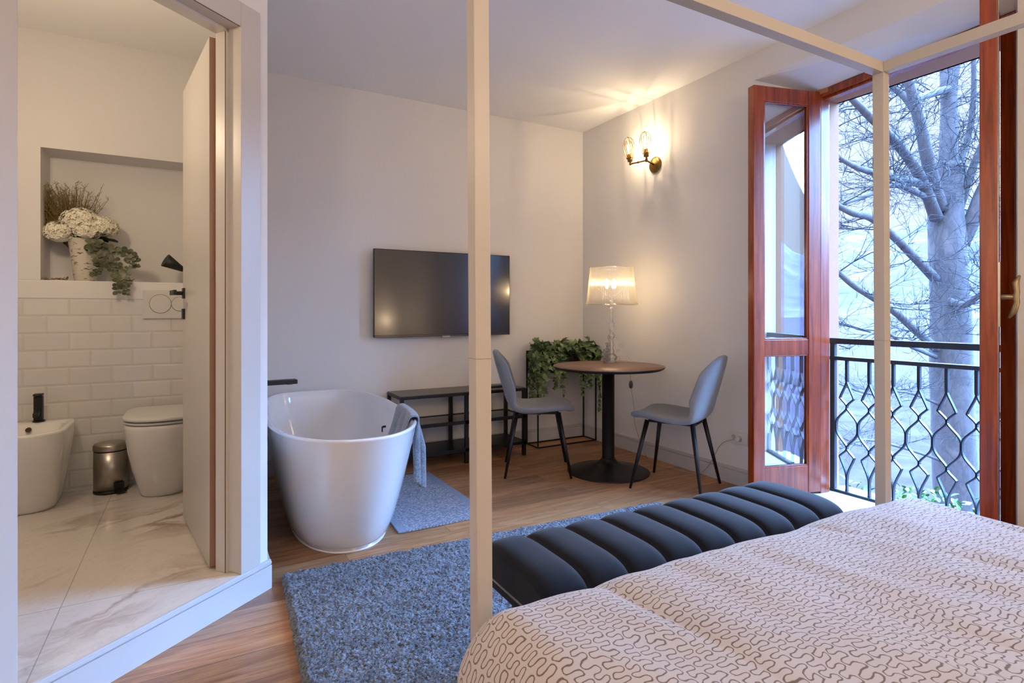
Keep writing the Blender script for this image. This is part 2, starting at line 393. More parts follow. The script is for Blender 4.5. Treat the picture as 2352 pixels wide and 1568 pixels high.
def birch():
    m = Mat('birch_vase'); o = m.obj(); g = m.noise(m.mapping(o, (30, 30, 95)), 1.0, 2, .5)
    f = m.math('MULTIPLY', m.math('SUBTRACT', g.outputs[0], .60), 12, clamp=True)
    return m.bsdf(m.mix(f, srgb('d8d0c0'), srgb('84694a')), .35)
M_birch = birch()
def bark():
    m = Mat('plane_tree_bark'); o = m.obj(); g = m.noise(m.mapping(o, (1, 1, .45)), 4.5, 5, .6, .5)
    col = m.ramp(g.outputs[0], [(.3, srgb('504e50')), (.48, srgb('69676a')), (.55, srgb('5a585c')), (.72, srgb('7c7878'))])
    return m.bsdf(col, .9, 0, m.bump(g.outputs[0], .5, .02))
M_bark = bark()
M_twig = plain('twig_bark', '3e4046', .9)
M_plaster = plain('exterior_plaster', 'a67657', .9, 0, 90, .1, .4)
M_sill = plain('marble_sill', 'b9bab4', .35, 0, 12, .15)
M_rail = plain('balcony_iron', '3a4048', .5, .4, 60, .2)
# ================================================================== SETTING
CEIL = 2.77; BY = 4.20; WX = 3.10; TY = 4.02; ST = 0.117; LX = -1.9
D = Vector((.78, .625, 0)); D.normalize(); N = Vector((D.y, -D.x, 0))          # diagonal wall direction, normal to the camera
WC = -1.795                                                                    # wall face: p.N = WC
def dp(s_, c): q = D*s_ + N*c; return (q.x, q.y)
struct(MB().box(LX-.3, WX+.02, -1.3, BY+.1, -.08, 0), 'floor', M_floor, 'oak plank floor of the bedroom')
struct(MB().box(LX-.3, WX+.02, -1.3, BY+.1, CEIL, CEIL+.1), 'ceiling', M_ceil, 'white plaster ceiling of the bedroom')
struct(MB().box(.142, 3.62, BY, BY+.15, 0, CEIL), 'wall_back', M_wall, 'white wall behind the television')
struct(MB().box(LX-.2, 3.62, -1.35, -1.2, 0, CEIL), 'wall_headboard', M_wall, 'white wall behind the bed')
# diagonal wall with the bathroom doorway
S0, S1 = .9036, 1.629; SE = 1.772; HT = 2.228; WB = WC-.105
mb = MB(); mb.obox(dp(S1+.012, WC), D, SE-S1-.012, -N, .105, ST, CEIL)
mb.obox(dp(S0-.012-1.9, WC), D, 1.9, -N, .105, ST, CEIL)
mb.obox(dp(S0-.012, WC), D, S1-S0+.024, -N, .105, HT+.012, CEIL)
mb.obox(dp(S0-1.912, WC), D, SE-S0+1.912, -N, .105, 0, ST-.001)
struct(mb, 'wall_doorway', M_wall, 'white diagonal wall pierced by the bathroom doorway')
c0 = dp(SE, WC); c1 = dp(SE, WB)
struct(MB().prism([c0, (c0[0], BY), (c0[0]-.12, BY), (c0[0]-.12, c1[1]), c1], 0, CEIL), 'wall_partition', M_wall, 'white partition between tub and bathroom')
struct(MB().box(LX-.25, LX-.1, -1.3, BY+.1, 0, CEIL), 'wall_left', M_wall, 'white outer wall of the bathroom')
# bathroom floor, ceiling
pa = dp(S0-1.9, WB); 
struct(MB().prism([(LX-.1, TY), (LX-.1, pa[1]), pa, dp(S0-.005, WB), dp(S0-.005, WC), dp(S1+.005, WC), dp(S1+.005, WB), c1, (c0[0]-.12, TY)], .03, ST), 'floor_bathroom', M_marble, 'veined marble tiles of the bathroom floor')
struct(MB().prism([(LX-.1, TY), (LX-.1, pa[1]), pa, c1, (c0[0]-.12, TY)], 2.69, CEIL-.001), 'ceiling_bathroom', M_ceil, 'white bathroom ceiling')
# bathroom back wall: tiled lower part, plastered upper part with niche
NX0, NX1, NZ0, NZ1 = -.745, .10, 1.308, 2.045
RX = c0[0]-.12
mb = MB(); mb.box(LX-.1, NX0, TY, TY+.30, 1.3085, 2.69); mb.box(NX1, RX, TY, TY+.30, 1.3085, 2.69); mb.box(NX0, NX1, TY, TY+.30, NZ1, 2.69)
mb.box(NX0, NX1, TY+.24, TY+.30, 1.3085, NZ1)
struct(mb, 'wall_bathroom', M_wall, 'cream bathroom wall with a recessed niche')
struct(MB().box(LX-.1, RX, TY-.012, BY, ST, 1.2035), 'wall_tiled', M_metro, 'bevelled white metro tiles behind the toilet')
struct(MB().box(LX-.1, RX, TY-.016, TY+.235, 1.2045, 1.307), 'trim_1', M_ceramic, 'white tiled ledge topping the metro tiles', bevel=.004)
# wall with window
FP0 = Vector((3.366, 2.11, 0)); FP1 = Vector((3.252, 1.179, 0)); FD = (FP0-FP1).normalized(); FN = Vector((FD.y, -FD.x, 0))   # FN points outwards (+X)
if FN.x < 0: FN = -FN
def fp(a, b): q = FP1 + FD*a + FN*b; return (q.x, q.y)
FL = (FP0-FP1).length
mb = MB()
mb.prism([(WX, 2.38), fp(FL+.06, 0.0), fp(FL+.06, .08), (3.50, 2.15), (3.60, 2.15), (3.60, 4.4), (WX, 4.4)], -.2, CEIL+.1)
mb.prism([(WX, 1.063), (WX, -1.3), (3.60, -1.3), (3.60, 1.08), fp(-.06, .08), fp(-.06, 0)], -.2, CEIL+.1)
# lintel with sloping soffit
def lint(y0p, y1p):
    a0, a1 = (WX, 2.38), fp(FL+.06, 0); b0, b1 = (WX, 1.063), fp(-.06, 0)
    vs = [(a0[0], a0[1], 2.60), (a1[0], a1[1], 2.497), (b1[0], b1[1], 2.497), (b0[0], b0[1], 2.60)]
    vs += [(x, y, CEIL+.1) for x, y, z in vs]
    return vs
mb.add(lint(0, 0), [(0, 1, 2, 3), (4, 7, 6, 5), (0, 3, 7, 4), (1, 5, 6, 2), (0, 4, 5, 1), (3, 2, 6, 7)])
mb.prism([fp(FL+.06, 0), (3.60, 2.25), (3.60, 1.0), fp(-.06, 0)], 2.5, CEIL+.1)
struct(mb, 'wall_window', M_wall, 'white wall with deep window recess')
mb = MB(); mb.prism([(3.42, 2.149), (3.62, 2.149), (3.62, 4.4), (3.601, 4.4), (3.601, 2.17), (3.42, 2.17)], -3.5, 5.0)
mb.prism([(3.36, 2.2), (3.62, 2.2), (3.62, .9), (3.36, .9)], 2.470, 2.4985)
mb.box(3.601, 3.62, -3, 5, 2.47, 5); mb.box(3.30, 3.62, .9, 1.085, -.2, 2.49); mb.box(3.601, 3.62, -3, .9, -3.5, 2.5); mb.box(3.601, 3.62, .9, 2.2, -3.5, -.02)
struct(mb, 'wall_facade', M_plaster, 'peach plaster of the outside window reveal')
mb = MB(); mb.prism([(WX-.02, 2.375), fp(FL+.055, .0), (3.50, 2.14), (3.66, 2.14), (3.66, 1.09), fp(-.055, 0), (WX-.02, 1.068)], -.05, .012)
struct(mb, 'trim_2', M_sill, 'pale stone threshold under the french window', bevel=.004)
# baseboards
def base(name, p0, d, n, L, h=.113, label=None):
    m = MB(); m.obox(p0, d, L, n, .014, 0, h-.022); m.obox(p0, d, L, n, .006, h-.022, h-.017); m.obox(p0, d, L, n, .013, h-.017, h-.006); m.obox(p0, d, L, n, .009, h-.006, h)
    struct(m, name, M_trim, label)
base('baseboard_back', (c0[0], BY), Vector((1, 0, 0)), Vector((0, -1, 0)), WX-c0[0], label='white moulded baseboard under the television wall')
base('baseboard_window', (WX, 2.38), Vector((0, 1, 0)), Vector((-1, 0, 0)), BY-2.38, label='white moulded baseboard beside the french window')
base('baseboard_partition', (c0[0], c0[1]), Vector((0, 1, 0)), Vector((1, 0, 0)), BY-c0[1], label='white baseboard behind the bathtub')
base('baseboard_doorway', dp(SE-2.75, WC), D, N, 2.75+.010, ST, label='white moulded step under the bathroom doorway')
base('baseboard_right', (WX, -1.2), Vector((0, 1, 0)), Vector((-1, 0, 0)), 2.25, label='white baseboard right of the window')
# door casing (trim) and jambs
mb = MB(); cz = ST+.001
mb.obox(dp(S1, WC), D, .095, N, .013, cz, HT+.095); mb.obox(dp(S0-.095, WC), D, .095, N, .013, cz, HT+.095)
mb.obox(dp(S0-.0, WC), D, S1-S0, N, .013, HT, HT+.095)
struct(mb, 'trim_3', M_door, 'white lacquered casing of the bathroom doorway', bevel=.002)
mb = MB()
mb.obox(dp(S1+.004, WC+.008), D, .012, -N, .118, cz, HT+.012); mb.obox(dp(S0-.016, WC+.008), D, .012, -N, .118, cz, HT+.012)
mb.obox(dp(S0-.01, WC+.008), D, S1-S0+.02, -N, .118, HT+.003, HT+.014)
mb.obox(dp(S1-.010, WC-.055), D, .016, -N, .055, cz, HT+.004)       # stop
mb.obox(dp(S0-.01, WC-.055), D, S1-S0+.02, -N, .055, HT-.010, HT+.004)
mb2 = MB(); mb2.obox(dp(S1+.0005, WC+.011), D, .0035, -N, .004, cz, HT); mb2.obox(dp(S1-.011, WC-.056), D, .005, -N, .004, cz, HT); mb2.obox(dp(S0-.002, WC+.0115), D, S1-S0, -N, .004, HT-.001, HT+.003)  # brown strips along the gaps of casing, jamb and stop
struct(mb2, 'trim_5', plain('brown_gap_strip', '6b4a34', .6), 'thin brown strip along the door jamb gap')
struct(mb, 'trim_4', M_door, 'white jamb lining of the bathroom doorway', bevel=.0015)
# bathroom door leaf
dr = structE('door_1', 'white bathroom door leaf swung open into the bathroom')
l0 = Vector((.050, 2.523, 0)); l1 = Vector((-.049, 3.22, 0)); ld = (l1-l0).normalized(); ln = Vector((ld.y, -ld.x, 0))
MB().obox(l0, ld, .704, ln, .040, ST+.008, 2.212).build('leaf', M_door, dr, bevel=.0015)
MB().obox(l0-ld*.0015, ld, .0015, ln, .038, ST+.009, 2.211, 0, .002).build('leaf_edge', plain('edge_shade', '93705a', .4), dr, label='hinge edge with shade painted brown')  # edge strip coloured brown to carry the shade on the hinge side
h = MB()
q = l0+ld*.655; h.obox((q.x, q.y), ld, .025, -ln, .008, 1.195, 1.245, -.025)
hr = h.build('handle_rosette', M_blackmat, dr, bevel=.001)
h = MB(); h.cyl((q-ln*.008)+Vector((0, 0, 1.22)), (q-ln*.055)+Vector((0, 0, 1.22)), .0095); 
h.obox((q-ln*.047).to_tuple(), -ld, .125, -ln, .014, 1.21, 1.232, -.012); h.build('lever', M_blackmat, hr, bevel=.002, label='black door lever')
h = MB(); h.obox((q.x, q.y), ld, .022, -ln, .010, 1.095, 1.145, -.022); h.build('lock_rosette', M_blackmat, dr, bevel=.001)
h = MB(); h.cyl(Vector((.078, 2.512, .40)), Vector((.078, 2.512, .48)), .006); h.cyl(Vector((.078, 2.512, 1.25)), Vector((.078, 2.512, 1.33)), .006); h.build('hinge', M_steel, dr)
# window frame and french leaves
wf = structE('window_1', 'varnished brown wooden frame of the french window', (0, 0, 0))
mb = MB()
mb.obox(fp(FL, 0), FD, .058, FN, .075, .012, 2.495); mb.build('jamb', M_win, wf, bevel=.003)
mb = MB(); mb.obox(fp(0, 0), -FD, .058, FN, .075, .012, 2.495); mb.build('jamb', M_win, wf, bevel=.003)
mb = MB(); mb.obox(fp(0, 0), FD, FL, FN, .075, 2.452, 2.495); mb.obox(fp(0, .02), FD, FL, FN, .05, 2.437, 2.452); mb.build('header', M_win, wf, bevel=.003)
def leaf(name, label, hinge, d, side, handle=False):
    """d: unit from hinge to free edge; side: unit thickness direction"""
    e = structE(name, label); W = .475; T = .055
    z0, z1 = .022, 2.486
    rails = [(z0, .19), (.868, .962), (2.396, z1)]
    m = MB(); H = (hinge.x, hinge.y)
    m.obox(H, d, .088, side, T, z0, z1); m.obox(H, d, W, side, T, z0, z1, W-.075)
    m.build('stile', M_win, e, bevel=.004)
    for a, b in rails: MB().obox(H, d, W-.075, side, T-.003, a, b, .088, .003).build('rail', M_win, e, bevel=.003)
    for a, b in ((.19, .868), (.962, 2.396)):
        MB().obox(H, d, W-.077, side, T*.5+.009, a-.002, b+.002, .086, T*.5-.009).build('glass_pane', M_glass, e)
        m = MB()
        for w0 in (.006, T-.014):
            m.obox(H, d, .096, side, w0+.008, a, b, .088, w0); m.obox(H, d, W-.075, side, w0+.008, a, b, W-.083, w0)
            m.obox(H, d, W-.083, side, w0+.008, a, a+.008, .096, w0); m.obox(H, d, W-.083, side, w0+.008, b-.008, b, .096, w0)
        m.build('bead', M_win, e, bevel=.002)
    if handle:
        q = hinge + d*(W-.035) ; zz = 1.19
        m = MB(); m.obox(H, d, W-.02, -side, .004, .06, 2.44, W-.045); m.obox(H, d, W-.012, -side, .009, 1.07, 1.33, W-.055); m.build('lock_plate', M_steel, e, bevel=.001, label='pale metal espagnolette strip')
        m = MB(); base_ = q+Vector((0, 0, zz)); tip = base_-side*.055
        m.tube([base_, tip], [.011, .009], 12)
        m.tube([tip+Vector((0, 0, .085))-side*.012, tip+Vector((0, 0, .055))+side*.0, tip+Vector((0, 0, .02))-side*.004, tip, tip-Vector((0, 0, .02))-side*.004, tip-Vector((0, 0, .055))+side*.004, tip-Vector((0, 0, .085))+side*.02], [.004, .012, .010, .012, .010, .012, .004], 12)
        m.build('handle', plain('bronze', '9b8868', .35, .8), e, label='bronze winged handle')
    return e
a = Vector((2.908-3.366, 2.238-2.11, 0)).normalized()
leaf('door_2', 'left brown wooden french leaf folded against the recess', FP0, a, Vector((a.y, -a.x, 0)) if (a.y > 0 and Vector((a.y, -a.x, 0)).y > 0) else Vector((-a.y, a.x, 0)))
a = Vector((-math.cos(math.radians(18.9)), -math.sin(math.radians(18.9)), 0))
leaf('door_3', 'right brown wooden french leaf seen edge on with bronze handle', FP1, a, Vector((a.y, -a.x, 0)), True)
# ================================================================== BALCONY RAIL
br = thing('balcony_railing', 'dark iron balcony railing of interlaced diamonds outside the french window', 'railing', (3.5, 2.127, 0))
RXX = 3.5; YA, YB = 2.127, .9
for z, hh in ((.949, .018), (.842, .012), (.008, .016)):
    MB().box(RXX-.02, RXX+.02, YB, YA, z-hh, z+(hh if z > .01 else .02)).build('rail', M_rail, br, bevel=.004)
MB().box(RXX-.015, RXX+.015, YA-.03, YA, .0, .949).build('post', M_rail, br, bevel=.003)
def wob(pts):   # smooth Catmull path
    o = []
    P = [Vector(p) for p in pts]
    for i in range(len(P)-1):
        p0, p1, p2, p3 = P[max(i-1, 0)], P[i], P[i+1], P[min(i+2, len(P)-1)]
        for k in range(5):
            t = k/5; o.append(.5*((2*p1)+(-p0+p2)*t+(2*p0-5*p1+4*p2-p3)*t*t+(-p0+3*p1-3*p2+p3)*t**3))
    o.append(P[-1]); return o
pit = .1325
for i in range(9):
    yc = YA-.100-i*pit
    if yc < YB: break
    up = .70 - 0
    for sgn in (-1, 1):
        g = .004*sgn; w_ = .040*sgn; w2 = .0645*sgn
        pts = [(yc+g, .842), (yc+g, .72), (yc+g, .69), (yc+w_, .605), (yc+w_*.9, .592), (yc+g, .557), (yc+g, .53), (yc+w2*.85, .47), (yc+w2, .425), (yc+w2*.85, .37), (yc+g, .306), (yc+g, .28), (yc+w_, .242), (yc+w_, .226), (yc+g, .13), (yc+g, .01)]
        m = MB(); path = []
        for y_, z_ in pts: path.append(Vector((RXX, y_, z_)))
        path = wob(path)
        # flat bar section 6 x 20 mm
        for j in range(len(path)-1):
            p, q = path[j], path[j+1]; t = (q-p).normalized(); nn = Vector((1, 0, 0)).cross(t)*.0035; xx = Vector((.010, 0, 0))
            vs = [p-nn-xx, p+nn-xx, p+nn+xx, p-nn+xx, q-nn-xx, q+nn-xx, q+nn+xx, q-nn+xx]
            m.add(vs, [(0, 1, 5, 4), (1, 2, 6, 5), (2, 3, 7, 6), (3, 0, 4, 7)])
        m.build('baluster', M_rail, br)
# ================================================================== BED
BX0, BX1, BFY = .564, 2.20, 1.14; PW = .019
LEAN = Vector((-.0105, .006, 0))   # top of the canopy leans a touch
bed = thing('canopy_bed', 'cream metal four-poster canopy bed frame in the foreground', 'bed', (BX0, BFY, 0))
ZT = 2.035
def post(x, y, z1=ZT, nm='post'):
    m = MB(); vs = []
    for z in (.026 if y > 0 else 0, z1):
        for dx, dy in ((-PW, -PW), (PW, -PW), (PW, PW), (-PW, PW)):
            vs.append((x+dx+LEAN.x*z/2, y+dy+LEAN.y*z/2, z))
    m.add(vs, [(3, 2, 1, 0), (4, 5, 6, 7), (0, 1, 5, 4), (1, 2, 6, 5), (2, 3, 7, 6), (3, 0, 4, 7)])
    pm_ = m.build(nm, M_canopy, bed, bevel=.0015)
    jz = 1.026; MB().box(x-PW-.0004+LEAN.x/2, x+PW+.0004+LEAN.x/2, y-PW-.0004+LEAN.y/2, y+PW+.0004+LEAN.y/2, jz-.0006, jz+.0006).build('joint', plain('joint_line', '8d8070', .6), pm_)
for x in (BX0, BX1):
    for y in (BFY, -1.0): post(x, y)
lx, ly = LEAN.x, LEAN.y
for nm, b in (('canopy_beam', (BX0+PW, BX1-PW, BFY-PW, BFY+PW)), ('canopy_beam', (BX1-PW, BX1+PW, -1.0+PW, BFY-PW)), ('canopy_beam', (BX0-PW, BX0+PW, -1.0+PW, BFY-PW)), ('canopy_beam', (BX0+PW, BX1-PW, -1-PW, -1+PW))):
    MB().box(b[0]+lx, b[1]+lx, b[2]+ly, b[3]+ly, ZT-.038, ZT).build(nm, M_canopy, bed, bevel=.0015)
for b in ((BX0+PW, BX1-PW, BFY-.012, BFY+.012, .20, .30), (BX0+PW, BX1-PW, -1.012, -.988, .20, .9), (BX0-.012, BX0+.012, -1.0+PW, BFY-PW, .20, .30), (BX1-.012, BX1+.012, -1.0+PW, BFY-PW, .20, .30)):
    MB().box(*b).build('side_rail', M_canopy, bed, bevel=.002)
mt = MB().box(BX0+.02, BX1-.02, -.97, BFY-.045, .25, .44).build('mattress', M_beige, None, bevel=.04, seg=4)
tag(mt, 'pale mattress lying under the squiggle duvet', 'mattress')
# duvet: cloth-like superelliptic drape with UV in metres
DX0, DX1, DY0, DY1 = .478, 2.215, -1.0, 1.095
def duvet():
    NU, NV = 330, 330; m = MB(); uvs = []
    topz = .505; R = .11; hl, hr, hf = .30, .06, .10
    def drape(t, L, r, h0, h1):
        """arc length t from the start of the left hang -> (pos, drop, nrm)"""
        a = h0; b = a + r*PI/2; c = b + (L-2*r); d_ = c + r*PI/2
        if t < a: return 0.0, r + (a-t), -1
        if t < b: q = (t-a)/r; return r-r*math.cos(q), r-r*math.sin(q), -math.cos(q)
        if t < c: return r+(t-b), 0.0, 0.0
        if t < d_: q = (t-c)/r; return L-r+r*math.sin(q), r-r*math.cos(q), math.sin(q)
        return L, r+(t-d_), 1
    LU = DX1-DX0; LV = DY1-DY0
    TU = hl + R*PI + LU-2*R + hr; TV = .02 + R*PI + LV - 2*R + hf
    P = []
    for i in range(NU):
        tu = TU*i/(NU-1)
        for j in range(NV):
            tv = TV*j/(NV-1)
            x, dx, nx = drape(tu, LU, R, hl, hr); y, dy, ny = drape(tv, LV, R, .02, hf)
            drop = max(dx, dy) + min(dx, dy)*.35
            # round the corner in plan
            z = topz - drop
            X = DX0+x; Y = DY0+y
            if dx > 0 and dy > 0 :
                k = min(dx, dy, R)/R; 
                X += (-1 if nx > 0 else 1)*.045*k; Y += (-1 if ny > 0 else 1)*.045*k
            p = Vector((X, Y, z))
            # rumples
            a = noise.noise(Vector((X*2.1+Y*.2, Y*.9-X*.1, 3.1)))*.022
            b = noise.noise(Vector((X*5.0+Y*.5, Y*1.3, 7.7)))*.016
            c = noise.noise(Vector((X*11+Y*2.6, Y*4.2, 1.7)))*.009
            rd = 1-abs(noise.noise(Vector((X*3.4+Y*.55, Y*.75, 11.3))))*2.4
            f = a+b+c + -max(0, rd)**4*.008*(.5+noise.noise(Vector((X*3, Y*2.2, 5)))*1.5)
            up = max(0.0, 1-drop/.12)
            side = 1-up
            edge = min(1.0, min(x, LU-x, LV-y)/.12)
            p.z += f*(.35+.65*edge)*up + .010
            if side > 0:
                hv = noise.noise(Vector((X*3+5, Y*6.0, z*2.2)))*.030 + noise.noise(Vector((Y*14, z*5, 2)))*.007
                if dx >= dy: p.x += (hv - .02)*side*(1 if nx < 0 else -1)
                else: p.y += (hv*.5)*side*(-1)
            p.z -= max(0, X-1.75)*.05
            P.append(p); uvs.append((tu, tv))
    fs = [(i*NV+j, (i+1)*NV+j, (i+1)*NV+j+1, i*NV+j+1) for i in range(NU-1) for j in range(NV-1)]
    m.add(P, fs, True); m.uv = uvs
    o = m.build('duvet', M_duvet, None, solid=.006)
    o.modifiers['solid'].offset = -1
    tag(o, 'rumpled beige duvet printed with brown squiggle lines, spread on the canopy bed', 'duvet')
duvet()
# ================================================================== BENCH
def bench():
    b = thing('upholstered_bench', 'charcoal velvet channel-tufted bench at the foot of the bed', 'bench', (1.41, 1.37, 0))
    n = 9; pit = .1437; X0 = 1.41-n*pit/2; Y0, Y1 = 1.185, 1.565; zb, zt = .345, .452
    m = MB(); K = 14; J = 40
    def h(u): # channel profile 0..1
        t = abs(2*u-1); return (1-t**2.6)**.5
    cols = []
    for i in range(n):
        for k in range(K + (1 if i == n-1 else 0)):
            cols.append((i, k/K))
    for (i, u) in cols:
        hh = h(u)
        for j in range(J+1):
            v = j/J; th = PI*(v)
            # rounded D section along y : superellipse from front-bottom over the top to back-bottom
            cs, sn = math.cos(th), math.sin(th)
            e = 2/3.6
            yy = (Y0+Y1)/2 - (Y1-Y0)/2*math.copysign(abs(cs)**(e*.9), cs)*(1-.02*(1-hh))
            zz = zb + (zt-zb)*(abs(sn)**e)*(.72+.28*hh)
            x = X0+(i+u)*pit
            if i == 0 and u < .25: x = x + 0
            m.v.append((x, yy, zz))
    nc = len(cols)
    for c in range(nc-1):
        for j in range(J): m.f.append((c*(J+1)+j, (c+1)*(J+1)+j, (c+1)*(J+1)+j+1, c*(J+1)+j+1)); m.sm.append(True)
    m.f.append(tuple(range(J+1))); m.sm.append(False); m.f.append(tuple((nc-1)*(J+1)+j for j in range(J+1))); m.sm.append(False)
    cu_ = m.build('cushion', M_navy, b)
    XE = X0+n*pit
    p = MB(); zz = .345
    p.tube([(X0, Y0+.01, zz), (X0, Y1-.01, zz), (XE, Y1-.01, zz), (XE, Y0+.01, zz), (X0, Y0+.01, zz)], .0035, 8); p.build('piping', fabric('piping', '55575f', '6a6c74', 300), cu_)
    MB().box(X0+.004, XE-.004, Y0+.014, Y1-.014, .315, .343).build('seat_base', M_navy, b, bevel=.004)
    for x in (X0+.1, XE-.1):
        for y in (Y0+.06, Y1-.06): MB().cyl((x, y, .315), (x+(.02 if x > 1.4 else -.02), y, 0.03 if y < 9 else 0), .014, .009, 14).build('leg', M_black, b)
bench()
# ================================================================== RUGS
def rug():
    m = MB(); A = Vector((.322, 2.575, 0)); Bc = Vector((2.375, 2.478, 0)); L = (Bc-A).length; ex = (Bc-A).normalized(); ey = Vector((ex.y, -ex.x, 0)); Wd = 1.75
    NU, NV = 420, 350; rnd = random.Random(3)
    for i in range(NU):
        for j in range(NV):
            u, v = i/(NU-1), j/(NV-1)
            du = min(u, 1-u)*L; dv = min(v, 1-v)*Wd; e = min(du, dv)
            z = .024*min(1, (e/.018))**.5 + (rnd.random()-.5)*.011*(1 if e > .004 else .2) + noise.noise(Vector((u*60, v*55, 0)))*.004
            p = A + ex*(L*u) + ey*(Wd*v)
            jx = (rnd.random()-.5)*.007; jy = (rnd.random()-.5)*.007
            m.v.append((p.x+jx, p.y+jy, max(.0012, z)))
    for i in range(NU-1):
        for j in range(NV-1): m.f.append((i*NV+j, (i+1)*NV+j, (i+1)*NV+j+1, i*NV+j+1)); m.sm.append(True)
    o = m.build('shaggy_rug', M_rug); tag(o, 'large blue-grey shaggy rug reaching under the bench and bed', 'rug')
rug()
o = MB().prism([(.904, 2.79), (1.440, 2.79), (1.432, 3.75), (.962, 3.75)], .001, .011).build('bath_mat', M_mat, None, bevel=.003)
tag(o, 'pale blue-grey woven bath mat beside the tub', 'mat')
# ================================================================== BATHTUB
def tub():
    b = thing('bathtub', 'freestanding white oval bathtub against the back wall', 'bathtub', (.66, 3.27, 0))
    rot = math.radians(-3.0)
    def ring(cy, hl, hw, z, nn=72, nf=3.6, nnr=2.35, cx=0):
        o = []
        for k in range(nn):
            t = 2*PI*k/nn; c, s_ = math.cos(t), math.sin(t)
            n_ = nnr + (nf-nnr)*(.5+.5*s_)
            x = cx+hw*math.copysign(abs(c)**(2/n_), c); y = cy+hl*math.copysign(abs(s_)**(2/n_), s_)
            xr = x*math.cos(rot)-y*math.sin(rot); yr = x*math.sin(rot)+y*math.cos(rot)
            o.append((.685+xr, 3.275+yr, z))
        return o
    prof = []  # (t 0 base..1 rim)
    rings = []
    for i in range(15):
        t = i/14; e = t**.72
        rings.append(ring(.02*(1-t), .60+(.845-.60)*e, .235+(.365-.235)*e, .002+.568*t))
    rings.append(ring(0, .848, .3675, .577)); rings.append(ring(0, .843, .3625, .583)); rings.append(ring(0, .832, .352, .5835)); rings.append(ring(0, .824, .344, .577))
    for i in range(1, 13):
        t = i/12; e = t**1.4
        rings.append(ring(0, .824-(.824-.58)*e, .344-(.344-.215)*e, .577-.42*t))
    rings.append(ring(0, .40, .14, .150)); rings.append(ring(0, .05, .03, .147))
    n = 72; m = MB()
    for r in rings: m.v += r
    for i in range(len(rings)-1):
        for k in range(n): m.f.append((i*n+k, i*n+(k+1) % n, (i+1)*n+(k+1) % n, (i+1)*n+k)); m.sm.append(True)
    m.f.append(tuple(reversed(range(n)))); m.sm.append(False); m.f.append(tuple((len(rings)-1)*n+k for k in range(n))); m.sm.append(True)
    m.build('shell', M_tub, b)
    # plinth skirt
    m = MB(); r0 = ring(.02, .605, .240, .0); r1 = ring(.02, .605, .240, .008); m.v += r0+r1
    for k in range(n): m.f.append((k, (k+1) % n, n+(k+1) % n, n+k)); m.sm.append(True)
    m.f.append(tuple(n+k for k in range(n))); m.sm.append(False); m.build('skirt', M_tub, b)
    m = MB(); c = Vector((.955, 3.18, .475)); m.cyl(c, c+Vector((-.02, 0, -.002)), .006, .006, 12); m.cyl(c+Vector((-.02, 0, 0)), c+Vector((-.02, .0, -.030)), .004, .004, 10); m.build('overflow', M_blackmat, b, label='small dark overflow knob')
    return ring
ring = tub()
sp = MB(); a = math.radians(4); d_ = Vector((math.cos(a), math.sin(a), 0)); n_ = Vector((-d_.y, d_.x, 0))
f = thing('bath_spout', 'flat black wall spout above the bathtub', 'faucet', (.262, 3.27, .75))
sp.obox((.258, 3.255), d_, .235, n_, .060, .737, .760); sp.build('spout', M_blackmat, f, bevel=.002)
MB().obox((.44, 3.262), d_, .028, n_, .028, .733, .737, 0, .01).build('aerator', M_steel, f, bevel=.001)
# towel over the right rim
def towel():
    m = MB(); NU, NV = 26, 60
    yc0, yc1 = 2.72, 3.12
    def rimx(y):
        r = ring(0, .848, .3675, .58); best = max((p for p in r if p[0] > .7), key=lambda p: -abs(p[1]-y)); 
        ps = sorted([p for p in r if p[0] > .7], key=lambda p: p[1])
        for i in range(len(ps)-1):
            if ps[i][1] <= y <= ps[i+1][1]:
                t = (y-ps[i][1])/(ps[i+1][1]-ps[i][1]+1e-9); return ps[i][0]+t*(ps[i+1][0]-ps[i][0])
        return best[0]
    for i in range(NU):
        u = i/(NU-1)
        for j in range(NV):
            v = j/(NV-1)          # 0 inside bottom, .42 rim, 1 outside bottom
            y = yc0+(yc1-yc0)*u; wr = .006*math.sin(u*19+v*3)+.005*noise.noise(Vector((u*5, v*4, 3)))
            if v < .40:
                t = (.40-v)/.40; drop = .29*t; x = rimx(y)-.034-.145*(drop/.42)**1.2*1.0 - .012 + wr*(.3+t)
                y2 = y+.045*t*(1-u*.2)-.015*t; z = .592-drop
            elif v < .50:
                q = (v-.40)/.10*PI; x = rimx(y)-.015-.024*math.cos(q); z = .592+.012*math.sin(q)+.002; y2 = y
            else:
                t = (v-.50)/.50; drop = .40*t*(1-.12*abs(u-.5)*2); pin = min(1, t*2.2)**.8
                yy = 2.86; y2 = y+(yy+(u-.5)*.085-y)*pin + wr*pin; x = rimx(y)+.012 + .012*math.sin(u*15)*pin + .008*t + .02*pin*(math.sin(u*PI)); z = .592-drop
            m.v.append((x, y2, z))
    for i in range(NU-1):
        for j in range(NV-1): m.f.append((i*NV+j, (i+1)*NV+j, (i+1)*NV+j+1, i*NV+j+1)); m.sm.append(True)
    o = m.build('towel', M_towel, None, solid=.008); tag(o, 'grey towel draped over the right rim of the bathtub', 'towel')
towel()
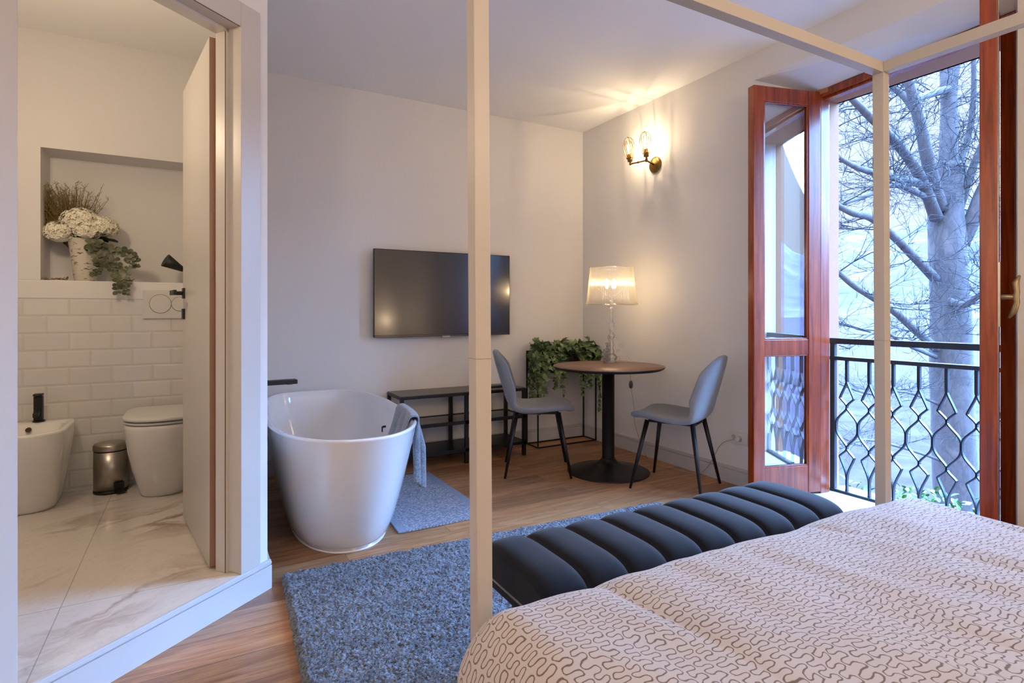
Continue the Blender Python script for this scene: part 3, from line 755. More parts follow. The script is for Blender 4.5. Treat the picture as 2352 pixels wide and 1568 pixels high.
# ================================================================== TELEVISION
tv = thing('television', 'large flat television mounted on the back wall', 'television', (1.72, 4.15, 1.27))
MB().box(1.145, 2.283, 4.105, 4.130, .942, 1.595).build('housing', M_black, tv, bevel=.003)
MB().box(1.150, 2.278, 4.1035, 4.1050, .958, 1.590).build('screen', M_tv, tv)
MB().box(1.150, 2.278, 4.101, 4.106, .944, .956).build('bottom_bezel', plain('bezel', '5c5550', .25, .8), tv, bevel=.001, label='thin metallic bottom bezel')
MB().box(1.680, 1.745, 4.100, 4.118, .934, .944).build('logo_tab', plain('tab', 'b8b4ae', .3, .6), tv)
MB().box(1.35, 2.1, 4.130, 4.150, 1.02, 1.5).build('back_cover', M_black, tv, bevel=.01)
MB().box(1.55, 1.9, 4.150, BY-.001, 1.12, 1.42).build('wall_bracket', M_black, tv)
# ================================================================== CONSOLE
cs = thing('console_table', 'long low black metal console with glass shelf under the television', 'console', (1.76, 4.0, 0))
cx0, cx1, cy0, cy1, cz = 1.262, 2.285, 3.845, 4.170, .530; q = .0125
for x in (cx0, (cx0+cx1)/2-q, cx1-2*q):
    for y in (cy0, cy1-2*q): MB().box(x, x+2*q, y, y+2*q, .0, cz-.02).build('leg', M_black, cs)
for z in (.307, .100):
    m = MB(); m.box(cx0, cx1, cy0, cy0+.02, z-.012, z+.012); m.box(cx0, cx1, cy1-.02, cy1, z-.012, z+.012); m.box(cx0, cx0+.02, cy0+.02, cy1-.02, z-.012, z+.012); m.box(cx1-.02, cx1, cy0+.02, cy1-.02, z-.012, z+.012); m.build('shelf_rail', M_black, cs)
m = MB(); m.box(cx0, cx1, cy0, cy1, cz-.022, cz-.002); m.build('top_frame', M_black, cs, bevel=.001)
MB().box(cx0+.004, cx1-.004, cy0+.004, cy1-.004, cz-.002, cz+.003).build('table_top', plain('dark_brown_top', '3f3733', .3), cs, label='dark brown top panel')
MB().box(cx0+.021, cx1-.021, cy0+.021, cy1-.021, .309, .315).build('glass_shelf', M_shelfglass, cs)
MB().box(cx0+.021, cx1-.021, cy0+.021, cy1-.021, .103, .111).build('lower_shelf', M_black, cs)
o = MB().box(2.02, 2.14, 3.96, 3.995, cz+.0035, cz+.018).build('remote_control', M_blackmat, None, bevel=.004); tag(o, 'small black remote control lying on the console top', 'remote control')
# ================================================================== PLANT STAND + IVY
ps = thing('plant_stand', 'tall black wire plant stand with a rectangular trough in the corner', 'plant stand', (2.78, 4.07, 0))
sx0, sx1, sy0, sy1, sz = 2.475, 3.083, 3.975, 4.165, .80; t = .010
for x in (sx0, sx1-t):
    for y in (sy0, sy1-t): MB().box(x, x+t, y, y+t, 0.0, sz).build('leg', M_black, ps)
for z in (0.0, sz-t):
    m = MB(); m.box(sx0+t, sx1-t, sy0, sy0+t, z, z+t); m.box(sx0+t, sx1-t, sy1-t, sy1, z, z+t); m.box(sx0, sx0+t, sy0+t, sy1-t, z, z+t); m.box(sx1-t, sx1, sy0+t, sy1-t, z, z+t); m.build('frame_rail', M_black, ps)
m = MB(); bz0 = .615; g = .0102
m.box(sx0+g, sx1-g, sy0+g, sy1-g, bz0, bz0+.008); m.box(sx0+g, sx1-g, sy0+g, sy0+g+.004, bz0+.008, sz); m.box(sx0+g, sx1-g, sy1-g-.004, sy1-g, bz0+.008, sz); m.box(sx0+g, sx0+g+.004, sy0+g+.004, sy1-g-.004, bz0+.008, sz); m.box(sx1-g-.004, sx1-g, sy0+g+.004, sy1-g-.004, bz0+.008, sz)
m.build('trough', plain('trough_metal', '2a2c30', .45, .3), ps)
def add_leaf(m, p, d, up, L, W, lobes=True):
    """ivy leaf: five lobes, slight fold"""
    d = d.normalized(); s = d.cross(up)
    if s.length < 1e-3: s = d.orthogonal()
    s.normalize(); n = s.cross(d).normalized()
    if lobes: out = [(0, 0), (.30, -.05), (.52, .12), (.36, .30), (.42, .52), (.20, .60), (0, 1.0), (-.20, .60), (-.42, .52), (-.36, .30), (-.52, .12), (-.30, -.05)]
    else: out = [(0, 0), (.30, .12), (.48, .40), (.46, .66), (.28, .90), (0, 1.0), (-.28, .90), (-.46, .66), (-.48, .40), (-.30, .12)]
    vs = [p + d*(.35*L) + n*(.0)]
    for a, b in out: vs.append(p + s*(a*W) + d*(b*L) + n*(abs(a)*W*.35 - b*b*L*.12))
    k = len(out); m.add(vs, [(0, 1+i, 1+(i+1) % k) for i in range(k)], False)
def ivy():
    rnd = random.Random(11); b = thing('ivy_plant', 'artificial trailing ivy spilling from the black trough', 'plant', (2.78, 4.07, .78))
    m = MB(); st = MB()
    for i in range(330):
        x = rnd.uniform(sx0+.0, sx1-.02); y = rnd.uniform(sy0-.05, sy1-.02)
        hump = .018*math.sin((x-sx0)*25)+.015*math.sin(x*61)
        z = sz-.07 + rnd.random()**.8*(.125+hump)
        if x < sx0+.13 and y < sy0+.04 and z < sz+.0: continue
        d = Vector((rnd.uniform(-1, 1), rnd.uniform(-1.2, .3), rnd.uniform(-.6, .6))); up = Vector((rnd.uniform(-.5, .5), rnd.uniform(-.9, 0), 1))
        L = rnd.uniform(.05, .085); add_leaf(m, Vector((x, y, z)), d, up, L, L*1.0)
    for i in range(7):
        x = rnd.uniform(sx0+.03, sx1-.05); add_leaf(m, Vector((x, 4.06, sz+.04)), Vector((rnd.uniform(-.3, .3), -.1, 1)), Vector((0, -1, 0)), .06, .045)
    vines = [(sx0-.03, 3.98, .42), (sx0-.04, 4.03, .38), (sx0+.00, 3.955, .48), (sx0-.02, 3.96, .35), (sx0+.03, 3.95, .45), (2.60, 3.94, .30), (2.64, 3.945, .28), (2.68, 3.945, .34), (2.72, 3.945, .20), (2.56, 3.95, .22), (2.90, 3.945, .36), (2.94, 3.945, .30), (2.97, 3.945, .27), (2.87, 3.945, .24), (3.08, 3.94, .50), (3.085, 3.95, .42), (3.07, 3.945, .30), (2.50, 4.0, .20), (2.47, 3.97, .26)]
    for (x, y, L) in vines:
        pts = [Vector((min(max(x, sx0+.02), sx1-.03), 4.04, sz-.01)), Vector((x, (y+4.03)/2, sz+.03)), Vector((x, y, sz-.02))]
        z = sz-.02; xx = x
        while z > sz-L:
            z -= .035; xx += rnd.uniform(-.010, .010); pts.append(Vector((xx, y+rnd.uniform(-.006, .006), z)))
        st.tube(wob(pts), .0016, 5)
        for q in pts[2:]:
            for k in range(rnd.choice((1, 2, 2))):
                fr = (sz-q.z)/L; s_ = rnd.uniform(.045, .075)*(1-.35*fr)
                d = Vector((rnd.uniform(-1, 1), rnd.uniform(-.9, .1), rnd.uniform(-1, .1))); add_leaf(m, q, d, Vector((rnd.uniform(-.3, .3), -1, .5)), s_, s_)
    m.v = [(min(v[0], WX-.006), min(v[1], BY-.006), v[2]) for v in m.v]
    m.build('foliage', M_ivy, b); st.build('stems', plain('ivy_stem', '5d6b3c', .7), b)
ivy()
# ================================================================== TABLE
TCX, TCY = 2.559, 3.166
tb = thing('round_table', 'round pedestal table with brown top and black trumpet base', 'table', (TCX, TCY, 0))
MB().lathe([(.0, .728), (.33, .728), (.385, .738), (.390, .745), (.388, .7495), (.0, .7495)], (TCX, TCY, 0), 96).build('table_top', M_ttop, tb)
MB().lathe([(.37, .7275), (.386, .7365), (.3905, .744), (.3905, .7465)], (TCX, TCY, 0), 96, close=False).build('edge_band', plain('dark_edge', '1c1614', .5), tb, solid=.0006)
MB().lathe([(.14, .7275), (.14, .722), (.044, .72), (.044, .09), (.044, .085)], (TCX, TCY, 0), 64).build('column', M_black, tb)
MB().lathe([(.288, .0), (.290, .005), (.280, .009), (.21, .024), (.14, .042), (.09, .058), (.065, .072), (.052, .088), (.0455, .100)], (TCX, TCY, 0), 96).build('pedestal_base', M_black, tb)
# ================================================================== CHAIRS
def make_chair(label):
    r = thing('dining_chair', label, 'chair', (0, 0, 0), 'grey dining chairs at the round table')
    # profile: x forward, z up ; half width
    pr = [(.235, .437, .10), (.228, .452, .155), (.19, .462, .190), (.12, .461, .212), (.03, .452, .222), (-.06, .446, .222), (-.13, .452, .214), (-.178, .478, .212), (-.206, .525, .211), (-.226, .585, .207), (-.246, .65, .196), (-.266, .715, .176), (-.283, .775, .148), (-.294, .820, .112), (-.300, .848, .070), (-.302, .860, .030)]
    # densify
    P = [Vector(p) for p in pr]; Q = wob(P)
    m = MB(); NW = 21; T = .044
    n = len(Q)
    for side in (0, 1):
        for i, q in enumerate(Q):
            t = (Q[min(i+1, n-1)]-Q[max(i-1, 0)]); t = Vector((t.x, 0, t.y)).normalized(); nn = Vector((t.z, 0, -t.x))
            if nn.z < 0 and i < n*.4: nn = -nn
            nn = Vector((-t.z, 0, t.x)) if Vector((-t.z, 0, t.x)).dot(Vector((1, 0, 1))) > 0 else Vector((t.z, 0, -t.x))
            back = min(1, max(0, (i/n-.42)/.15))
            endt = min(1.0, (n-1-i)/5.0, i/4.0)
            for k in range(NW):
                a = -1+2*k/(NW-1); y = q.z*math.sin(a*PI/2)
                curve = (.022*(1-back) + .070*back)*(a*a)*min(1, q.z/.17)**2
                th = T*.5*max(.04, (1-abs(a)**4))**.5*(.15+.85*min(1, endt)**.5)*(1-.25*back)
                base_ = Vector((q.x, y, q.y)) + nn*(curve if back > 0 else curve)
                p = base_ + nn*(th if side == 0 else -th)
                m.v.append(tuple(p))
    o = n*NW
    for i in range(n-1):
        for k in range(NW-1):
            m.f.append((i*NW+k, (i+1)*NW+k, (i+1)*NW+k+1, i*NW+k+1)); m.sm.append(True)
            m.f.append((o+i*NW+k, o+i*NW+k+1, o+(i+1)*NW+k+1, o+(i+1)*NW+k)); m.sm.append(True)
    for i in range(n-1):
        for k in (0, NW-1): m.f.append((i*NW+k, (i+1)*NW+k, o+(i+1)*NW+k, o+i*NW+k)); m.sm.append(True)
    for k in range(NW-1):
        for i in (0, n-1): m.f.append((i*NW+k, i*NW+k+1, o+i*NW+k+1, o+i*NW+k)); m.sm.append(True)
    m.build('seat_shell', M_grey, r)
    m = MB(); m.box(-.15, .15, -.10, .10, .415, .432); m.add([(-.16, -.05, .43), (.02, -.05, .43), (-.02, -.05, .405), (-.13, -.05, .405), (-.16, .05, .43), (.02, .05, .43), (-.02, .05, .405), (-.13, .05, .405)], [(0, 1, 2, 3), (7, 6, 5, 4), (0, 3, 7, 4), (1, 5, 6, 2), (0, 4, 5, 1), (3, 2, 6, 7)]); m.build('bracket', M_blackmat, r, bevel=.004)
    for sx in (1, -1):
        for sy in (1, -1):
            MB().cyl((sx*.145+(0 if sx > 0 else .0), sy*.125, .432), (sx*.225, sy*.215, 0), .0155, .0085, 16).build('leg', M_black, r)
    return r
def place(r, x, y, ang): r.location = (x, y, 0); r.rotation_euler = (0, 0, ang)
ch = make_chair('grey upholstered chair on black splayed legs, left of the round table beside the bed post')
c2 = ch.copy(); COL.objects.link(c2)
for k in list(ch.children):
    kk = k.copy(); COL.objects.link(kk); kk.parent = c2
c2['label'] = 'grey upholstered chair with its back to the window, right of the round table'
fa = Vector((2.221-1.829, 3.140-3.361, 0)); place(ch, 2.137, 3.445, math.atan2(fa.y, fa.x))
place(c2, 2.729, 2.688, math.atan2(.40, -.19)+.02)
# ================================================================== TABLE LAMP
def table_lamp():
    cx, cy = 2.735, 3.345; z0 = .7500
    t = thing('table_lamp', 'lit baroque clear acrylic table lamp standing on the round table', 'table lamp', (cx, cy, z0))
    prof = [(.036, 0), (.040, .004), (.030, .016), (.040, .030), (.043, .044), (.030, .060), (.016, .070), (.022, .084), (.014, .098), (.012, .115), (.020, .130), (.012, .145), (.011, .175), (.024, .190), (.028, .204), (.014, .220), (.013, .236), (.030, .250), (.016, .262), (.022, .276), (.026, .290), (.012, .306), (.010, .34), (.009, .40), (.024, .415), (.030, .425), (.012, .436), (.012, .455), (.03, .462), (.012, .47)]
    MB().lathe(prof, (cx, cy, z0), 40).build('central_column', M_clear, t)
    for k in range(3):
        a = math.radians(-35 + 120*k); d = Vector((math.cos(a), math.sin(a), 0)); n = Vector((-d.y, d.x, 0))
        out = [(.014, .012), (.060, .006), (.085, .0), (.125, .0), (.140, .020), (.128, .044), (.108, .038), (.104, .052), (.118, .066), (.112, .092), (.088, .098), (.078, .112), (.086, .132), (.072, .150), (.056, .146), (.050, .165), (.058, .186), (.046, .204), (.032, .200), (.026, .222), (.034, .240), (.014, .252)]
        m = MB(); vs = []
        for s_ in (-.003, .003):
            for r_, z in out: vs.append(Vector((cx, cy, z0+z)) + d*r_ + n*s_)
        k2 = len(out); m.add(vs, [tuple(range(k2)), tuple(reversed(range(k2, 2*k2)))] + [(i, (i+1) % k2, k2+(i+1) % k2, k2+i) for i in range(k2)])
        for (rr, zz, q) in ((.118, .026, .014), (.098, .078, .012), (.066, .130, .010), (.042, .188, .008), (.05, .03, .014), (.05, .09, .010)):
            ring_ = [Vector((cx, cy, z0+zz)) + d*(rr+q*math.cos(b)) + Vector((0, 0, q*math.sin(b))) for b in [2*PI*i/14 for i in range(15)]]
            m.tube(ring_, .0032, 6, caps=False)
        m.build('scroll_foot', M_clear, t, bevel=.0008)
    m = MB(); NN = 288
    def fn(u, v):
        z = .435+.275*v; r = .185-.027*v; r += .0028*math.cos(2*PI*u*72)
        if v < .03 : r += .010
        return (cx+r*math.cos(2*PI*u), cy+r*math.sin(2*PI*u), z0+z)
    m.grid(fn, NN, 14, True, False); sh = m.build('lamp_shade', M_shade, t)
    m = MB()
    for z, r in ((.436, .192), (.710, .159)):
        m.tube([(cx+r*math.cos(b), cy+r*math.sin(b), z0+z) for b in [2*PI*i/64 for i in range(65)]], .0022, 6, caps=False)
    for k in range(3):
        b = 2*PI*k/3; m.tube([(cx, cy, z0+.47), (cx+.16*math.cos(b), cy+.16*math.sin(b), z0+.60)], .002, 6)
    m.build('shade_ring', M_clear, sh)
    zc = z0+.585
    for k in range(3):
        a = 2*PI*k/3+.5; c = (cx+.035*math.cos(a), cy+.035*math.sin(a), zc)
        MB().lathe([(.003, -.03), (.010, -.022), (.016, -.002), (.014, .016), (.007, .034), (.001, .044)], c, 16).build('bulb', M_bulb, t)
        plight('lamp_bulb_light', (c[0]*1.0+.022*math.cos(a), c[1]+.022*math.sin(a), zc), 0.8, (1.0, .74, .44), .012)
    # cable with inline switch: over the table edge to the wall outlet
    pts = [(cx+.02, cy+.03, z0+.006), (2.86, 3.42, z0+.0035), (2.898, 3.405, z0+.003), (2.955, 3.405, .745), (2.962, 3.40, .70), (2.960, 3.385, .56), (2.955, 3.35, .42), (2.95, 3.32, .25), (2.975, 3.24, .06), (2.985, 3.16, .005), (3.00, 2.98, .004), (3.03, 2.84, .005), (3.06, 2.76, .03), (3.08, 2.70, .12), (3.078, 2.63, .235), (3.070, 2.55, .285), (3.066, 2.49, .302)]
    pc_ = MB().tube(wob(pts), .0022, 8).build('power_cable', M_cable, t)
    MB().lathe([(.004, -.032), (.013, -.022), (.016, .0), (.013, .022), (.004, .032)], (2.960, 3.385, .565), 16).build('cord_switch', plain('grey_switch', '5c5654', .4), pc_, label='dark inline cord switch')
    MB().cyl((3.062, 2.487, .303), (3.093, 2.487, .303), .013, .017, 18).build('plug', M_plastic, pc_)
table_lamp()
o = thing('wall_outlet', 'white rectangular wall socket low on the window wall', 'socket', (3.098, 2.49, .31))
MB().box(WX-.008, WX-.0005, 2.425, 2.555, .268, .352).build('plate', M_plastic, o, bevel=.002)
m = MB(); m.cyl((WX-.0095, 2.487, .303), (WX-.007, 2.487, .303), .019, .019, 20); m.cyl((WX-.0095, 2.532, .31), (WX-.007, 2.532, .31), .016, .016, 20); m.build('socket_face', plain('socket_grey', 'b4b0ac', .4), o)
# ================================================================== WALL SCONCE
def sconce():
    y0, z0 = 3.262, 2.262
    t = thing('wall_sconce', 'brass wall sconce with two lit bulbs in wire cages', 'wall lamp', (WX, y0, z0))
    m = MB(); vs = MB()
    prof = [(.062, 0), (.064, .004), (.060, .012), (.045, .019), (.02, .023), (.001, .024)]
    n = 40
    for r, x in prof:
        for k in range(n): m.v.append((WX-.0005-x, y0+r*math.cos(2*PI*k/n), z0+r*math.sin(2*PI*k/n)))
    for i in range(len(prof)-1):
        for k in range(n): m.f.append((i*n+k, i*n+(k+1) % n, (i+1)*n+(k+1) % n, (i+1)*n+k)); m.sm.append(True)
    m.build('wall_plate', M_brass, t)
    root = Vector((WX-.02, y0, z0)); hub = root+Vector((-.075, .0, .022))
    e1 = Vector((WX-.105, y0-.012, z0+.028)); e2 = Vector((WX-.150, y0+.118, z0+.015))
    m = MB(); m.tube([root, hub], .007, 12); m.sphere(hub, .013); m.tube([hub, e1], .006, 10); m.tube([hub, (hub+e2)/2, e2], .006, 10); m.sphere((hub+e2)/2, .010); m.sphere(e2, .011); m.sphere(e1, .011)
    m.build('arm', M_brass, t)
    for e, tilt in ((e1, Vector((-.03, .06, 1))), (e2, Vector((-.04, .10, 1)))):
        ax = tilt.normalized(); a = ax.orthogonal().normalized(); b = ax.cross(a)
        def P(r, ang, h): return e + ax*h + (a*math.cos(ang)+b*math.sin(ang))*r
        m = MB(); m.tube([P(0, 0, h) for h in (0, .018, .0181, .050, .0501, .062, .078)], [.006, .008, .019, .021, .018, .017, .015], 20); so_ = m.build('socket', M_brass, t)
        m = MB()
        for k in range(6):
            g = 2*PI*k/6+.3; m.tube(wob([P(.024, g, .045), P(.029, g, .075), P(.040, g, .125), P(.042, g, .158), P(.034, g, .187), P(.018, g, .203), P(.002, g, .207)]), .0024, 6)
        m.tube([P(.025, 2*PI*i/24, .045) for i in range(25)], .0024, 6, caps=False)
        m.sphere(P(0, 0, .210), .006); m.sphere(P(.032, .3, .045), .005); m.sphere(P(.032, 3.4, .045), .005)
        cg = m.build('cage', M_brass, so_)
        m = MB(); m.tube([P(0, 0, h) for h in (.070, .085, .11, .140, .16, .176, .186)], [.012, .015, .023, .030, .028, .018, .003], 20); bu_ = m.build('bulb', M_bulbglass, so_)
        m = MB()
        for k in range(4):
            g = k*PI/2; m.tube([P(.008, g, .085), P(.011, g+.2, .15)], .0017, 6)
        m.tube([P(0, 0, .068), P(0, 0, .088)], .0025, 6); m.build('filament', M_fil, so_)
        l = P(0, 0, .122); plight('sconce_bulb_light', l, 1.75, (1.0, .80, .56), .004)
sconce()
# ================================================================== BATHROOM
def lathe_ell(m, cx, cy, prof, n=56, p=2.5, back=None):
    """prof: (halfx, y_front, y_back, z)"""
    for hx, yf, yb, z in prof:
        for k in range(n):
            a = 2*PI*k/n; c, s_ = math.cos(a), math.sin(a)
            x = hx*math.copysign(abs(c)**(2/p), c)
            pp = p if s_ < 0 else 5.0
            ym = (yf+yb)/2; hy = (yb-yf)/2; yc = yf + min(hx, hy*1.0)
            hy2 = (yc-yf) if s_ < 0 else (yb-yc)
            x = hx*math.copysign(abs(c)**(2/(2.3 if s_ < 0 else 6)), c)
            y = yc + hy2*math.copysign(abs(s_)**(2/(2.3 if s_ < 0 else 6)), s_)
            m.v.append((cx+x, y, z))
    for i in range(len(prof)-1):
        for k in range(n): m.f.append((i*n+k, i*n+(k+1) % n, (i+1)*n+(k+1) % n, (i+1)*n+k)); m.sm.append(True)
    m.f.append(tuple(reversed(range(n)))); m.sm.append(False); m.f.append(tuple((len(prof)-1)*n+k for k in range(n))); m.sm.append(False)
    return m
WY = TY-.017
wcx = -.152
t = thing('toilet', 'white back-to-wall toilet with closed lid', 'toilet', (wcx, 3.8, ST))
m = MB(); lathe_ell(m, wcx, 0, [(.108, 3.655, WY, ST+.001), (.112, 3.648, WY, ST+.012), (.130, 3.610, WY, ST+.08), (.148, 3.570, WY, ST+.16), (.163, 3.535, WY, ST+.25), (.173, 3.508, WY, ST+.33), (.178, 3.497, WY, ST+.39), (.179, 3.495, WY, ST+.410), (.173, 3.502, WY, ST+.415)]); m.build('bowl', M_ceramic, t)
m = MB(); lathe_ell(m, wcx, 0, [(.174, 3.500, 3.95, ST+.418), (.180, 3.492, 3.955, ST+.421), (.180, 3.492, 3.955, ST+.429), (.175, 3.498, 3.95, ST+.432)]); m.build('seat', M_plastic, t)
m = MB(); lathe_ell(m, wcx, 0, [(.177, 3.494, 3.95, ST+.4365), (.184, 3.486, 3.956, ST+.439), (.184, 3.486, 3.956, ST+.451), (.177, 3.494, 3.950, ST+.457), (.15, 3.53, 3.93, ST+.460)]); m.build('lid', M_plastic, t)
bcx = -.752
t = thing('bidet', 'white back-to-wall bidet cut by the door casing', 'bidet', (bcx, 3.8, ST))
m = MB(); lathe_ell(m, bcx, 0, [(.118, 3.655, WY, ST+.001), (.121, 3.648, WY, ST+.012), (.135, 3.615, WY, ST+.08), (.151, 3.575, WY, ST+.17), (.166, 3.535, WY, ST+.27), (.178, 3.508, WY, ST+.35), (.182, 3.498, WY, ST+.405), (.182, 3.497, WY, ST+.415), (.174, 3.506, WY-.004, ST+.420), (.146, 3.53, 3.86, ST+.416), (.136, 3.545, 3.85, ST+.37), (.10, 3.60, 3.80, ST+.32), (.02, 3.68, 3.72, ST+.31)]); m.build('basin', M_ceramic, t)
m = MB(); m.cyl((bcx-.01, 3.835, ST+.392), (bcx-.01, 3.853, ST+.392), .012, .012, 16); m.build('overflow_hole', plain('overflow_dark', '4a3424', .4), t, label='dark round overflow hole')
fc = (-.735, 3.925); FZ = ST+.421
t = thing('bidet_faucet', 'square black tap standing on the bidet', 'faucet', (fc[0], fc[1], FZ))
m = MB(); m.cyl((fc[0], fc[1], FZ), (fc[0], fc[1], FZ+.006), .028, .028, 24); m.box(fc[0]-.019, fc[0]+.019, fc[1]-.019, fc[1]+.019, FZ+.006, FZ+.135); bd_ = m.build('body', M_blackmat, t, bevel=.003)
m = MB(); m.add([(fc[0]-.012, fc[1]-.019, FZ+.075), (fc[0]+.012, fc[1]-.019, FZ+.075), (fc[0]+.012, fc[1]-.075, FZ+.05), (fc[0]-.012, fc[1]-.075, FZ+.05), (fc[0]-.012, fc[1]-.019, FZ+.05), (fc[0]+.012, fc[1]-.019, FZ+.05), (fc[0]+.012, fc[1]-.072, FZ+.03), (fc[0]-.012, fc[1]-.072, FZ+.03)], [(0, 1, 2, 3), (7, 6, 5, 4), (0, 3, 7, 4), (1, 5, 6, 2), (0, 4, 5, 1), (3, 2, 6, 7)]); m.build('spout', M_blackmat, bd_, bevel=.002)
m = MB(); m.box(fc[0]-.019, fc[0]+.019, fc[1]-.03, fc[1]+.019, FZ+.138, FZ+.150); m.box(fc[0]-.006, fc[0]+.006, fc[1]-.045, fc[1]-.029, FZ+.141, FZ+.147); m.build('lever', M_blackmat, bd_, bevel=.002)
# pedal bin
px_, py_ = -.412, 3.905
t = thing('pedal_bin', 'small brushed steel pedal bin between bidet and toilet', 'bin', (px_, py_, ST))
R_ = .083
MB().lathe([(R_*.98, .0), (R_, .004), (R_, .016)], (px_, py_, ST+.001), 48).build('base_ring', M_blackmat, t)
MB().lathe([(R_*.985, .017), (R_*.985, .232)], (px_, py_, ST), 48).build('body', M_steel, t)
MB().lathe([(R_*.96, .232), (R_*.96, .238)], (px_, py_, ST), 48).build('rim', M_blackmat, t)
MB().lathe([(R_*1.0, .238), (R_*1.01, .242), (R_*1.01, .262), (R_*.95, .272), (R_*.6, .279), (.001, .281)], (px_, py_, ST), 48).build('lid', M_steel, t)
dd = Vector((.55, -.83, 0)).normalized(); nn = Vector((-dd.y, dd.x, 0))
m = MB(); m.obox((px_, py_), dd, R_+.035, nn, .022, ST+.008, ST+.020, R_*.9, -.022); m.obox((px_, py_), dd, R_+.004, nn, .026, ST+.018, ST+.060, R_*.86, -.026); m.build('pedal', M_blackmat, t, bevel=.002)
# flush plate
t = thing('flush_plate', 'white dual flush plate with two round buttons on the tiles', 'flush plate', (-.15, TY-.014, 1.175))
MB().box(-.268, -.022, TY-.024, TY-.0125, 1.09, 1.262).build('plate', M_plastic, t, bevel=.003)
for cx_, r_ in ((-.178, .055), (-.078, .042)):
    m = MB(); m.tube([(cx_, TY-.0245, 1.178), (cx_, TY-.0275, 1.178)], [r_, r_*.98], 40); bt_ = m.build('button', M_plastic, t, bevel=.0008)
    m = MB(); m.tube([(cx_+(r_+.0015)*math.cos(a), TY-.0243, 1.178+(r_+.0015)*math.sin(a)) for a in [2*PI*i/40 for i in range(41)]], .0012, 6, caps=False); m.build('button_ring', plain('ring_grey', '9c948a', .4), bt_)
# spotlight cone in the niche
t = thing('cone_spotlight', 'small black cone-shaped spotlight in the bathroom niche beside the door', 'spotlight', (-.09, TY+.12, 1.43))
m = MB(); a = Vector((-.155, TY+.03, 1.445)); b_ = Vector((-.06, TY+.06, 1.392)); m.tube([a, b_], [.042, .014], 28); m.build('shade', M_blackmat, t)
m = MB(); m.tube([b_, Vector((-.045, TY+.08, 1.386)), Vector((-.03, TY+.165, 1.386))], .009, 10); m.cyl((-.03, TY+.155, 1.386), (-.03, TY+.168, 1.386), .03, .03, 20); m.build('arm', M_brass, t)
# vase and flowers on the ledge
vx, vy, vz = -.560, TY+.115, 1.3075
t = thing('birch_vase', 'tall tapered vase with birch bark pattern on the bathroom ledge', 'vase', (vx, vy, vz))
MB().lathe([(.050, 0), (.054, .004), (.062, .08), (.073, .17), (.084, .245), (.086, .25), (.080, .25), (.07, .17), (.05, .02), (.001, .02)], (vx, vy, vz), 48).build('body', M_birch, t)
rnd = random.Random(5)
def hydrangea(c, r, label):
    m = MB(); m.sphere(c, r*.88, 20, (1, 1, .8))
    for i in range(420):
        u = rnd.uniform(-1, 1); a = rnd.uniform(0, 2*PI); q = math.sqrt(1-u*u); n = Vector((q*math.cos(a), q*math.sin(a), u))
        if n.z < -.55: continue
        p = Vector(c)+Vector((n.x*r, n.y*r, n.z*r*.82))*rnd.uniform(.999, 1.001) + n*rnd.uniform(-.008, .006); s = n.orthogonal().normalized(); b2 = n.cross(s); rot = rnd.uniform(0, PI)
        L = rnd.uniform(.010, .015)
        for k in range(4):
            g = rot+k*PI/2; d = s*math.cos(g)+b2*math.sin(g); w2 = n.cross(d)
            m.add([p, p+d*L*.6+w2*L*.45+n*.003, p+d*L*1.1+n*rnd.uniform(-.002, .004), p+d*L*.6-w2*L*.45+n*.003], [(0, 1, 2, 3)])
    return m
bq = thing('flower_bouquet', 'white hydrangea bouquet with dark leaves standing in the birch vase', 'flowers', (vx, vy, vz+.25))
for c, r in (((vx-.115, vy-.03, vz+.275), .075), ((vx-.02, vy-.03, vz+.345), .092), ((vx+.085, vy-.03, vz+.320), .078), ((vx+.02, vy-.07, vz+.29), .062)):
    hydrangea(c, r, '').build('hydrangea_head', M_petal, bq)
m = MB()
for i in range(26):
    a = rnd.uniform(0, 2*PI); p = Vector((vx+rnd.uniform(-.04, .08), vy+rnd.uniform(-.06, .03), vz+rnd.uniform(.235, .27)))
    add_leaf(m, p, Vector((math.cos(a), math.sin(a)*.6-.4, rnd.uniform(-.1, .25))), Vector((0, -.3, 1)), rnd.uniform(.06, .10), rnd.uniform(.05, .07), False)
m.build('leaves', M_darkleaf, bq)
m = MB(); 
for c in ((vx-.10, vy-.02, vz+.22), (vx-.01, vy-.02, vz+.28), (vx+.06, vy-.02, vz+.26)): m.tube([(vx, vy, vz+.06), ((vx+c[0])/2, vy, vz+.2), c], .004, 6)
m.build('stems', M_darkleaf, bq)
t = MB()
for i in range(150):
    a = rnd.gauss(-.35, .38); b3 = rnd.gauss(-.15, .18); L = rnd.uniform(.26, .42); p = Vector((vx-.05, vy+.03, vz+.16)); d = Vector((math.sin(a)*.75, b3*.4, 1)).normalized(); pts = [p]
    for k in range(5):
        d = (d+Vector((rnd.uniform(-.12, .14), rnd.uniform(-.06, .06), -.03))).normalized(); p = p+d*L/5; p.x = max(p.x, NX0+.012); p.y = min(p.y, TY+.23); pts.append(p.copy())
        if k > 1:
            for s_ in range(3): t.tube([p, p+Vector((rnd.uniform(-.03, .03), rnd.uniform(-.012, .012), rnd.uniform(.005, .035)))], .0009, 3, caps=False)
    t.tube(pts, .0011, 4, caps=False)
o = t.build('dried_grass', M_dry); tag(o, 'tuft of brown dried grass rising behind the hydrangeas', 'dried grass')
m = MB(); st = MB(); e = thing('eucalyptus_garland', 'trailing eucalyptus stems hanging over the tiled ledge from the vase', 'plant', (vx+.1, vy-.1, vz))
